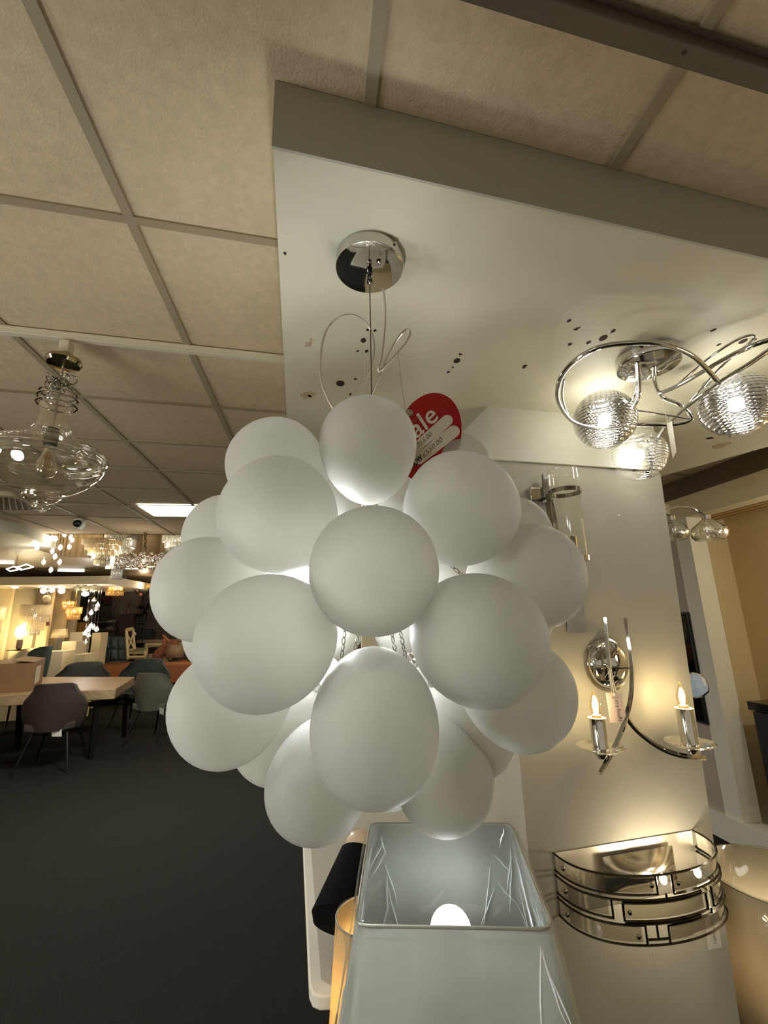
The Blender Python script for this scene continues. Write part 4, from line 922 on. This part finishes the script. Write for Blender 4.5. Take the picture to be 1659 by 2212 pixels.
MB().prism([Y(290, 1395, 11.3), Y(326, 1395, 11.3), Y(324, 1358, 11.3), Y(294, 1362, 11.3)], (0, .4, 0)).build('backrest', NAV, ac, bevel=.04); MB().prism([Y(286, 1396, 11.05), Y(330, 1396, 11.05), Y(330, 1380, 11.05), Y(286, 1380, 11.05)], (0, .4, 0)).build('seat', NAV, ac, bevel=.04)
sb = thing('brown_sideboard', Y(270, 1370, 11.8), 'dark brown sideboard against the mauve wall', 'sideboard'); DB = mat('dark_wood', (58, 40, 32), .5)
MB().prism([Y(250, 1471, 11.8), Y(291, 1471, 11.8), Y(289, 1327, 11.8), Y(257, 1330, 11.8)], (0, .4, 0)).build('body', DB, sb); MB().prism([Y(255, 1330, 11.75), Y(291, 1327, 11.75), Y(291, 1325, 11.75), Y(255, 1328, 11.75)], (0, .5, 0)).build('top', DB, sb)
sh = thing('display_shelf', Y(215, 1350, 12.0), 'dim wall shelf with bowls below framed pictures', 'shelf')
for v in (1345, 1362): MB().prism([Y(190, v, 11.9), Y(252, v, 11.9), Y(252, v-3, 11.9), Y(190, v-3, 11.9)], (0, .35, 0)).build('board', mat('shelf_board', (110, 102, 80), .6), sh)
for u in (200, 245): MB().prism([Y(u, 1440, 11.95), Y(u+3, 1440, 11.95), Y(u+3, 1340, 11.95), Y(u, 1340, 11.95)], (0, .05, 0)).build('upright', mat('shelf_board'), sh)
for u, v, w_, lb in ((240, 1342, 12, 'pale oval bowl on the dim wall shelf, upper'), (237, 1356, 9, 'smaller pale bowl on the dim wall shelf, lower')):
    p = Y(u, v, 12.0); k = m_per_px(p); tag(MB().lathe(p-V((0, 0, 4*k)), [(3*k, 0), (w_*.8*k, 2*k), (w_*k, 6*k), (w_*.9*k, 6*k), (2*k, 1.5*k)], 20).build('bowl', mat('bowl_white', (176, 164, 148), .4), org=p), lb, 'bowl')
for (u0, v0, u1, v1), cs_, lb in (((222, 1288, 242, 1303), (96, 40, 34), 'red patterned picture high on the far wall'), ((219, 1310, 230, 1338), (60, 78, 56), 'green framed picture on the far wall'), ((232, 1310, 243, 1338), (70, 66, 60), 'grey framed picture right of the green one'), ((192, 1290, 206, 1312), (70, 42, 40), 'dark red picture left of the hanging glass drops'), ((99, 1318, 106, 1352), (120, 54, 40), 'narrow red picture beside the crystal wall light')):
    yw = 12.2 if u0 > 150 else 8.86
    t = thing('wall_picture', Y((u0+u1)/2, v1, yw), lb, 'picture')
    MB().prism([Y(u0, v1, yw), Y(u1, v1, yw), Y(u1, v0, yw), Y(u0, v0, yw)], (0, .03, 0)).build('frame', mat('frame_grey', (120, 114, 96), .6), t)
    MB().prism([Y(u0+1.2, v1-1.2, yw-.01), Y(u1-1.2, v1-1.2, yw-.01), Y(u1-1.2, v0+1.2, yw-.01), Y(u0+1.2, v0+1.2, yw-.01)], (0, .008, 0)).build('print', mat('print_%d' % cs_[0], cs_, .7, noise=.6, nscale=9), t)
# plants and chairs in the dim corner
dc = thing('dark_spindle_chair', Y(303, 1350, 11), 'dark spindle-back chair in the dim far corner', 'chair')
for u in (295, 299, 303, 307): pb(IRON, 'spindle', dc, [(u, 1330), (u-1, 1352)], .012, 11)
pb(IRON, 'top_rail', dc, [(293, 1331), (309, 1329)], .02, 11); MB().prism([Y(292, 1354, 10.8), Y(313, 1354, 10.8), Y(312, 1350, 11.1), Y(293, 1350, 11.1)], (0, 0, .04)).build('seat', IRON, dc)
for u in (293, 311): MB().tube([Y(u, 1353, 10.9), V((Y(u, 1353, 10.9).x, 10.9, 0))], .015, 4).build('leg', IRON, dc)
pl = thing('dark_plant', Y(313, 1330, 12.15), 'dark leafy plant in the far corner right of the mauve wall', 'plant')
random.seed(11); f_ = MB(); c = Y(313, 1318, 12.15)
for i in range(16):
    a = random.uniform(0, 2*PI); e = random.uniform(-.2, 1.2); d = V((math.cos(a)*math.cos(e), math.sin(a)*math.cos(e)*.5, math.sin(e))); r = random.uniform(.12, .24)
    n = d.orthogonal().normalized(); f_.add([c, c+d*r*.5+n*.03, c+d*r, c+d*r*.5-n*.03], [(0, 1, 2, 3)])
f_.build('foliage', mat('dark_leaf', (22, 28, 22), .8), pl, solid=.004); MB().lathe(c-V((0, 0, .25)), [(.05, 0), (.07, .15), (.06, .16), (.01, .24)], 14).build('pot', BLACK, pl); MB().lathe(V((c.x, c.y, 0)), [(.14, 0), (.14, .02), (.02, .04), (.02, c.z-.25)], 14).build('stand', BLACK, pl)
bk_ = MB().prism([Y(312, 1322, 12.86), Y(318, 1322, 12.86), Y(317, 1308, 12.86), Y(312, 1309, 12.86)], (0, .03, 0)); tag(bk_.build('small_sign', mat('sign_grey', (110, 108, 104), .6), org=Y(315, 1322, 12.86)), 'little grey framed sign above the dark plant', 'sign')
vs_ = thing('vase_of_pink_twigs', Y(276, 1326, 12.0), 'vase with pink twigs on the brown sideboard', 'vase')
c = Y(276, 1327, 12.0); MB().lathe(c, [(.04, 0), (.05, .06), (.02, .14), (.025, .16)], 14).build('vase', mat('rose_vase', (120, 88, 84), .4), vs_)
for dx in (-.06, -.02, .03, .07): MB().tube([c+V((0, 0, .14)), c+V((dx, 0, .34))], .006, 4).build('twig', mat('twig', (84, 50, 50), .8), vs_)
# ---- white display plinths and cabinet with the candle lamp and table lamp
def plinth(u0, v0, u1, v1, y_, d, lb, m=CREAM, nm='display_plinth'):
    a = Y(u0, v0, y_); b2 = Y(u1, v0, y_); o = MB().box((a.x, y_, 0), (b2.x, y_+d, a.z)).build(nm, m, org=V(((a.x+b2.x)/2, y_+d/2, 0))); return tag(o, lb, 'plinth')
plinth(135, 1386, 165, 1425, 8.86, .4, 'tall cream plinth in the middle of the lamp display')
plinth(160, 1414, 183, 1430, 8.4, .4, 'low cream block right of the tall cream plinth')
plinth(200, 1367, 219, 1395, 9.5, .3, 'white box shaped plinth right of the hanging glass drops')
plinth(92, 1408, 136, 1440, 8.45, .4, 'wide cream plinth that carries the white shaded table lamp')
plinth(20, 1402, 92, 1440, 8.68, .2, 'long cream counter behind the cardboard box')
plinth(118, 1382, 126, 1405, 9.3, .2, 'small grey drawer box behind the white shaded table lamp', LG)
plinth(146, 1345, 172, 1355, 10.1, .4, 'gold ribbed console under the amber drum lights', mat('ribbed_gold', (170, 130, 60), .4))
plinth(152, 1366, 180, 1376, 9.65, .3, 'white shelf block beneath the gold console', WHITE)
cl = thing('candelabra_lamp', Y(38, 1404, 8.5), 'single candle lamp with brass dish glowing above the cardboard box', 'lamp')
p = Y(41, 1383, 8.5); MB().ball(p+V((0, 0, .14)), .07, 16, 10, (1, 1, 1.5)).build('flame_bulb', bulb_mat('candle_glow', (1, .80, .42), 40), cl); lamp(p+V((0, -.1, .16)), 1.6, (1, .78, .42), .06)
MB().lathe(Y(40, 1403, 8.5), [(.02, 0), (.045, .02), (.04, .16)], 14).build('candle_tube', mat('candle_brown', (90, 74, 50), .5), cl)
MB().lathe(Y(38, 1404, 8.5), [(.02, -.02), (.16, 0), (.17, .012), (.02, .01)], 24).build('dish', BRASS, cl)
tlp = thing('white_shade_table_lamp', Y(124, 1408, 8.8), 'table lamp with square white shade and slender dark foot', 'lamp')
MB().lathe(Y(128, 1378, 8.8), [(.135, 0), (.11, .15)], 4, caps=False).build('lamp_shade', shade_mat('white_linen', (228, 214, 180), .45), tlp, solid=.004)
lamp(Y(128, 1372, 8.8), 1.5, WARM, .03)
MB().tube([Y(127, 1376, 8.8), Y(125, 1395, 8.8), Y(121, 1408, 8.8)], .018, 6).build('stem', CHROME_D, tlp); MB().tube([Y(125, 1390, 8.8), Y(129, 1408, 8.8)], .012, 6).build('stem', CHROME_D, tlp)
MB().lathe(Y(123, 1409, 8.8), [(.09, 0), (.09, .012), (.01, .02)], 20).build('foot', CHROME_D, tlp)
# ================================================================== lights of the far display
CRY = shade_mat('crystal_lit', (250, 236, 204), .6, .10, .12); CRYC = shade_mat('crystal_clear', (236, 236, 232), .55, .3, .1); AMB = shade_mat('amber_crystal', (232, 190, 110), .6, .2, .15)
def crystal_tier(par, c, r0, h, n, m, w_=.018):
    mb = MB()
    for i in range(n):
        a = 2*PI*i/n; p = c+V((math.cos(a)*r0, math.sin(a)*r0, 0)); u_ = V((-math.sin(a), math.cos(a), 0))*w_*.5; v_ = V((math.cos(a), math.sin(a), 0))*.008
        mb.hexa([p-u_+V((0, 0, -h)), p+v_+V((0, 0, -h)), p+u_+V((0, 0, -h)), p-v_+V((0, 0, -h))], [p-u_, p+v_, p+u_, p-v_])
    o = mb.build('crystal_tier', m, par, sharp=10); o['kind'] = 'stuff'; return o
def tiered(name, u, vt, widths, hs, y_, m, lab, watts, rod=None, cat='chandelier', metal=BRASS, pull=1.0):
    c = Y(u, vt, y_); k = m_per_px(c); t = thing(name, c, lab, cat)
    z = 0
    for w_, h in zip(widths, hs):
        MB().lathe(c+V((0, 0, -z)), [(w_*k*1.01, -1.3*k), (w_*k*1.01, 0), (w_*k*.95, 0), (w_*k*.95, -1.3*k)], 28).build('band', metal, t)
        crystal_tier(t, c+V((0, 0, -z)), w_*k, h*k*1.05, max(12, int(w_*2.2)), m, w_=2.6*k)
        for a in range(9):
            an = a*2*PI/9+z*9; MB().ball(c+V((math.cos(an)*w_*k*.8, math.sin(an)*w_*k*.8, -z-h*k*.45)), .8*k, 8, 6).build('bulb_or_sparkle', bulb_mat('sparkle_glow', (1, .86, .6), 4), t)  # tiny glowing balls added to imitate the sparkle of the crystals
        z += h*k
    if rod: MB().tube([c, V((c.x, c.y, 2.958 if y_ < 7 else Y(u, rod, y_).z))], .008, 5).build('rod', metal, t)
    MB().ball(c+V((0, 0, -z*.35)), 3.2*k, 12, 8).build('bulb_or_sparkle', bulb_mat('chandelier_glow', (1, .84, .55), 22), t)
    for a in range(3): lamp(c+V((math.cos(a*2.1)*widths[0]*k*.5, math.sin(a*2.1)*widths[0]*k*.5, -z*(.2+.2*a))), watts/3.2, (1, .82, .56), .04)
    return t
tiered('tiered_crystal_chandelier', 222, 1168, (36, 30, 23, 15, 10), (10, 10, 11, 10, 11), 5.7, CRY, 'golden tiered crystal chandelier hanging below the raised ceiling', 9, 1140)
tiered('tiered_crystal_chandelier', 263, 1153, (33, 28, 21, 14, 10), (13, 17, 22, 24, 20), 6.35, CRYC, 'tall clear crystal chandelier right behind the golden tiered one', 7, 1120, metal=CHROME)
tiered('crystal_wall_basket', 80, 1307, (27, 24, 17, 12), (21, 14, 18, 9), 8.6, CRY, 'crystal basket wall light on the grey partition', 2, cat='wall light', metal=mat('bronze', (80, 58, 40), .3, .8))
tiered('crystal_wall_basket', -2, 1308, (12, 11), (30, 26), 8.2, CRY, 'bright crystal light cut off by the left picture edge', 1.5, cat='wall light')
tiered('amber_crystal_drum', 150, 1298, (12, 11), (8, 8), 9.1, AMB, 'amber crystal drum light, the upper of two', 6, 1262, cat='ceiling light')
tiered('amber_crystal_drum', 161, 1311, (14, 12), (14, 12), 8.8, AMB, 'amber crystal drum light, the lower of two', 7, 1262, cat='ceiling light')
tiered('amber_glass_drum', 250, 1267, (13, 16), (9, 9), 8.7, AMB, 'amber glass drum pendant below the dark ceiling rose', 6, 1240, cat='pendant light')
tiered('white_crystal_ceiling_light', 378, 1157, (23, 18, 14), (15, 11, 9), 5.9, CRYC, 'white tiered ceiling light partly hidden by the balloon globes', 5, 1140, cat='ceiling light', metal=CHROME)
# crystal drops on wires
def drop(par, u, v, y_, s_, m=CRYC):
    c = Y(u, v, y_); k = m_per_px(c)*s_
    MB().lathe(c, [(.001, -7*k), (2.6*k, -4.5*k), (4*k, -1*k), (3.6*k, 2*k), (2*k, 5*k), (.7*k, 6.5*k)], 8).build('crystal_drop', m, par, sharp=10)
    return c
dp = thing('crystal_drop_chandelier', Y(118, 1140, 5.5), 'cluster of bright crystal drops on fine wires under the raised ceiling', 'chandelier')
for i, (u, v) in enumerate([(79, 1160), (94, 1156), (82, 1176), (80, 1184), (113, 1162), (121, 1164), (117, 1163), (113, 1190), (130, 1182), (119, 1202), (94, 1214), (129, 1214), (110, 1231), (153, 1160), (156, 1166), (150, 1181), (140, 1154)]):
    c = drop(dp, u, v, 5.5, 1.05); MB().tube([c, V((c.x, c.y, 2.95))], .0018, 4).build('wire', CHROME, dp)
    MB().ball(c, .007, 10, 6).build('bulb_or_sparkle', BULB_C, dp)
    if i % 3 == 0: lamp(c+V((0, -.04, 0)), .6, (1, .93, .8), .02)
MB().lathe(Y(118, 1140, 5.5), [(.3, .0), (.3, .02), (.02, .03)], 28).build('ceiling_plate', CHROME, dp)
gd = thing('glass_drop_cluster', Y(196, 1262, 8.2), 'cascade of clear glass drops with tiny lamps in front of the dark recess', 'pendant light')
for i, (u, v) in enumerate([(203, 1297), (211, 1308), (208, 1316), (197, 1324), (186, 1337), (197, 1352), (203, 1356), (184, 1368), (192, 1374), (209, 1360), (185, 1388), (191, 1360)]):
    c = Y(u, v, 8.2); k = m_per_px(c)
    o = MB().lathe(c, [(.001, -5*k), (4*k, -3*k), (5*k, 0), (3.5*k, 3.5*k), (1.3*k, 6*k), (1*k, 8*k)], 16).build('glass_drop', CRYC if i % 2 else PAT, gd, sharp=180)
    MB().tube([c+V((0, 0, 7*k)), V((c.x, c.y, Y(196, 1262, 8.2).z))], .003, 4).build('wire', CHROME_D, gd)
    MB().ball(c, 1.1*k, 10, 6).build('bulb_or_sparkle', bulb_mat('small_glow', (.95, .97, 1), 8), gd)
    if i in (0, 5, 8): lamp(c+V((0, -.06, 0)), 1.6, (1, .95, .9), .02)
# bubble chandelier on a chain
bc = thing('bubble_glass_chandelier', Y(305, 1190, 5.2), 'long chandelier of bunched smoky glass bubbles on a chain', 'chandelier')
random.seed(21); BUB = shade_mat('bubble_glass', (130, 112, 92), .3, .8, .08)
for i, (u, n_) in enumerate([(262, 26), (283, 26), (308, 32), (329, 32), (349, 26)]):
    c0 = Y(u, 1211, 5.2); k = m_per_px(c0)
    for j in range(n_):
        a = random.uniform(0, 2*PI); e = random.uniform(-1, 1); rr = 12*k; p = c0+V((math.cos(a)*rr*math.sqrt(1-e*e), math.sin(a)*rr*.6*math.sqrt(1-e*e), e*17*k))
        MB().ball(p, 3.1*k, 10, 7).build('glass_bubble', BUB, bc, sharp=180)
    MB().ball(c0, 2.5*k, 10, 6).build('bulb_or_sparkle', bulb_mat('bubble_glow', (1, .85, .65), 3), bc)
lamp(Y(300, 1211, 5.0), .8, NEUT, .05)
MB().tube([Y(258, 1199, 5.2), Y(360, 1197, 5.2)], .008, 6).build('rail', BRASS, bc); MB().tube([Y(262, 1226, 5.2), Y(345, 1224, 5.2)], .008, 6).build('rail', BRASS, bc)
chain(Y(313, 1196, 5.2), Y(314, 1150, 5.2), bc, r=.018, wire=.005, name='hanging_chain', m=mat('chain_brown', (60, 44, 36), .4, .8))
MB().lathe(Y(263, 1242, 5.6), [(.08, -.0), (.08, .10), (.07, .11)], 16).build('end_jar', CRYC, bc) if False else None
dj = thing('dark_ceiling_rose', Y(253, 1252, 8.5), 'dark fitting with a chrome bulb under the lower ceiling', 'ceiling light')
MB().lathe(Y(253, 1250, 8.5), [(.14, 0), (.14, .04), (.05, .06)], 20).build('rose', BLACK, dj); MB().ball(Y(253, 1255, 8.5), .03, 12, 8).build('bulb', CHROME, dj)
# square LED rings
lr = thing('square_ring_pendant', Y(43, 1226, 6.5), 'overlapping square LED rings near the left picture edge', 'pendant light')
LED = bulb_mat('led_glow', (1, .95, .85), 2.2)
for pts in (((14, 1229), (30, 1224), (46, 1229), (22, 1234)), ((34, 1226), (58, 1219), (72, 1225), (46, 1231))):
    P = []
    for u, v in pts: P.append(Y(u, v, 6.5))
    zc_ = sum(p.z for p in P)/4; P = [Z(u, v, zc_) for u, v in pts]
    MB().tube(P, .008, 4, closed=True).build('led_ring', LED, lr)
MB().tube([P[0], P[0]+V((0, 0, .2))], .003, 4).build('wire', BLACK, lr)
# opal globes
def opal(u, v, r, y_, lab, on=1, nm='opal_globe_light', flat=1.0, col=(1, .97, .9)):
    t = thing(nm, Y(u, v-r*1.3, y_), lab, 'globe light'); c = Y(u, v, y_); k = m_per_px(c)
    MB().ball(c, r*k, 20, 12, (1, 1, flat)).build('glass_globe', bulb_mat('opal_on', (1, .96, .88), 2.2) if on else shade_mat('opal_off', (226, 214, 180), .4), t, sharp=180)
    MB().lathe(c+V((0, 0, r*k*flat*.9)), [(r*k*.35, 0), (r*k*.35, 2*k), (.004, 2.5*k), (.004, max(8*k, zc1-c.z-r*k*flat*.9))], 16).build('fitting', CHROME_D, t)
    if on == 1: lamp(c-V((0, r*k*1.3, 0)), .4, col, r*k*.5)
opal(33, 1265, 7.5, 8.3, 'round white globe light, the left one on the grey partition', flat=.8)
opal(57, 1262, 8, 8.4, 'paler round globe light right of the brightest left one', on=0, flat=.8)
opal(94, 1276, 6, 8.5, 'glowing globe next to the brown panel', col=WARM); opal(112, 1275, 5, 8.7, 'small glowing globe, middle one of the brass bar', col=WARM); opal(133, 1276, 6.5, 8.6, 'golden globe at the right end of the brass bar', col=WARM)
opal(101, 1293, 8, 8.5, 'larger dim glass globe above the crystal basket', on=0)
opal(167, 1271, 6.5, 8.1, 'dull opal disc light, leftmost of the row of three', on=0, flat=.85); opal(182, 1272, 8, 8.1, 'dull opal disc light in the middle of the row of three', on=0, flat=.7); opal(203, 1272, 8, 8.1, 'dull opal disc light at the right end of the row', on=0, flat=.75)
opal(184, 1283, 7, 8.0, 'bright white opal globe just below the row of dull ones', flat=.75)
opal(8, 1258, 8, 8.1, 'dim globe light nearest the left picture edge', on=0, flat=.8)
br_ = thing('brass_bar', Y(115, 1256, 8.6), 'thin brass ceiling bar above the small glowing globes', 'bar light')
pb(BRASS, 'bar', br_, [(108, 1252), (124, 1253)], .012, 8.6); pb(BRASS, 'stem', br_, [(117, 1253), (117, 1264)], .008, 8.6); pb(BRASS, 'arm', br_, [(111, 1264), (134, 1265)], .008, 8.6)
# chandelier with small shades in the dark right part
sc_ = thing('shaded_arm_chandelier', Y(303, 1280, 9.3), 'dark arm chandelier with small amber shades', 'chandelier')
for u in (287, 300, 322, 334):
    c = Y(u, 1266, 9.3); k = m_per_px(c); MB().lathe(c, [(6*k, -5*k), (5*k, 4*k)], 16, caps=False).build('lamp_shade', shade_mat('amber_shade', (222, 178, 110), .6), sc_, solid=.004)
    MB().ball(c, 1.2*k, 8, 6).build('bulb_or_sparkle', BULB_W, sc_)
    MB().tube(smooth_path([Y(u, 1271, 9.3), Y((u+308)/2, 1282, 9.3), Y(308, 1278, 9.3)], 5), .010, 5).build('arm', IRON, sc_)
lamp(Y(305, 1264, 9.1), 2, WARM, .1)
MB().ball(Y(304, 1284, 9.3), .035, 10, 8).build('drop', mat('copper_drop', (150, 84, 64), .4), sc_)
# ceiling fittings: LED panels, camera, tube lights, vent
def panel(x0, x1, y0, y1, z, watts, lab, col=COOL, s_=5):
    t = thing('ceiling_panel_light', ((x0+x1)/2, (y0+y1)/2, z), lab, 'ceiling light')
    MB().prism([(x0, y0+SK*(x0+.5)*0, z-.004), (x1, y0, z-.004), (x1, y1, z-.004), (x0, y1, z-.004)], (0, 0, .003)).build('diffuser', bulb_mat('panel_glow', (.92, .98, 1), s_), t)
    for a, b in (((x0, y0), (x1, y0)), ((x1, y0), (x1, y1)), ((x1, y1), (x0, y1)), ((x0, y1), (x0, y0))): MB().tube([V((a[0], a[1], z-.004)), V((b[0], b[1], z-.004))], .005, 4).build('frame', WHITE, t)
    area(((x0+x1)/2, (y0+y1)/2, z-.012), abs(x1-x0), abs(y1-y0), watts, col)
a = Z(296, 1088, 2.5); b_ = Z(330, 1112, 2.5)
panel(a.x, a.x+.56, a.y, b_.y, 2.4935, 22, 'square white panel light in the tiled ceiling beside the balloon globes')
panel(-1.6, -1.04, -1.5, -1.0, 2.4935, 9, 'added square fill panel, unseen in the ceiling behind the viewer')  # unseen panel added to light the globes from the viewer's side
for (u0, u1, v), lb in (((-20, 30, 1216), 'white tube light in the far ceiling at the left picture edge'), ((125, 182, 1233), 'white tube light in the far ceiling above the display canopy'), ((228, 300, 1227), 'thin tube light beneath the crystal chandeliers')):
    p0 = Z(u0, v, 2.40); p1 = Z(u1, v+1, 2.40); t = thing('tube_light', (p0+p1)/2, lb, 'tube light')
    MB().tube([p0, p1], .012, 8).build('tube', LED, t); MB().prism([p0+V((0, -.03, .018)), p1+V((0, -.03, .018)), p1+V((0, .03, .018)), p0+V((0, .03, .018))], (0, 0, .003)).build('housing', WHITE, t)
sc2 = thing('security_camera', Z(172, 1122, 2.5), 'white dome security camera with black lens on the ceiling', 'camera')
c = Z(174, 1122, 2.5); k = m_per_px(Y(168, 1130, c.y)); MB().lathe(c, [(12*k, 0), (12*k, -.02), (10*k, -.06), (5*k, -.1), (.001, -.105)], 24).build('housing', WHITE, sc2)
MB().ball(Y(167, 1131, c.y-.06), 8*k, 18, 10).build('lens', BLACK, sc2)
vt = thing('ceiling_air_vent', Z(40, 1085, 2.49), 'rounded ribbed air vent in the ceiling below the glass pendant', 'vent')
cv = Z(10, 1102, 2.49); P = [Z(u, v, 2.488) for u, v in ((-40, 1064), (0, 1065), (30, 1068), (55, 1077), (75, 1088), (90, 1101), (60, 1102), (0, 1102), (-60, 1102))]
MB().tube(smooth_path(P[:6], 5), .03, 8).build('frame', mat('vent_frame', (190, 174, 140), .5), vt)
MB().prism(P, (0, 0, .004)).build('back', mat('vent_back', (112, 98, 76), .8, noise=.3, nscale=20), vt)
sl = MB()
for k in range(9): sl.tube([Z(-30+k*12, 1068+max(0, k-4)*4, 2.486), Z(-34+k*14, 1101, 2.486)], .006, 4)
sl.build('slats', mat('vent_slat', (134, 120, 96), .7), vt)
lo = MB().prism([Z(108, 1088, 2.495), Z(113, 1087, 2.495), Z(134, 1099, 2.495), Z(128, 1099, 2.495)], (0, 0, .003)); tag(lo.build('slot_diffuser', BLACK, org=Z(120, 1093, 2.495)), 'dark slot diffuser in the ceiling right of the ribbed vent', 'vent')
# ---- unseen fill lights added to stand in for other shop lamps
lamp(V((-3.0, 5.8, 2.75)), 7, (1, .82, .55), .3)
lamp(V((-3.4, .3, 1.3)), 34, (1, .93, .82), .35)
lamp(V((2.4, .5, 1.6)), 3, (1, .95, .84), .2)
lamp(V((-1.6, 9.2, 1.7)), 16, (1, .86, .66), .3)
lamp(V((-1.4, .6, 1.30)), 10, (.93, .97, 1), .25)
lamp(V((-2.6, -1.8, 1.4)), 5, (1, .86, .66), .35)
GROUPS = {'upholstered_chair': 'upholstered shell chairs around the dining table', 'opal_globe_light': 'round globe lights under the far display canopy',
          'display_plinth': 'plinths and blocks of the far lamp display', 'price_ticket': 'small paper tickets hanging on things', 'tube_light': 'tube lights in the far ceiling',
          'wall_picture': 'pictures on the far walls', 'tiered_crystal_chandelier': 'tiered crystal chandeliers under the raised ceiling', 'crystal_wall_basket': 'crystal wall lights at the left',
          'amber_crystal_drum': 'amber crystal drum lights', 'ceiling_panel_light': 'square panel lights in the tiled ceiling', 'bowl': 'bowls on the dim wall shelf'}
for o in scene.objects:
    if '_org' in o.keys(): del o['_org']
    stem_ = o.name.split('.')[0]
    if o.parent is None and stem_ in GROUPS and 'label' in o.keys(): o['group'] = GROUPS[stem_]
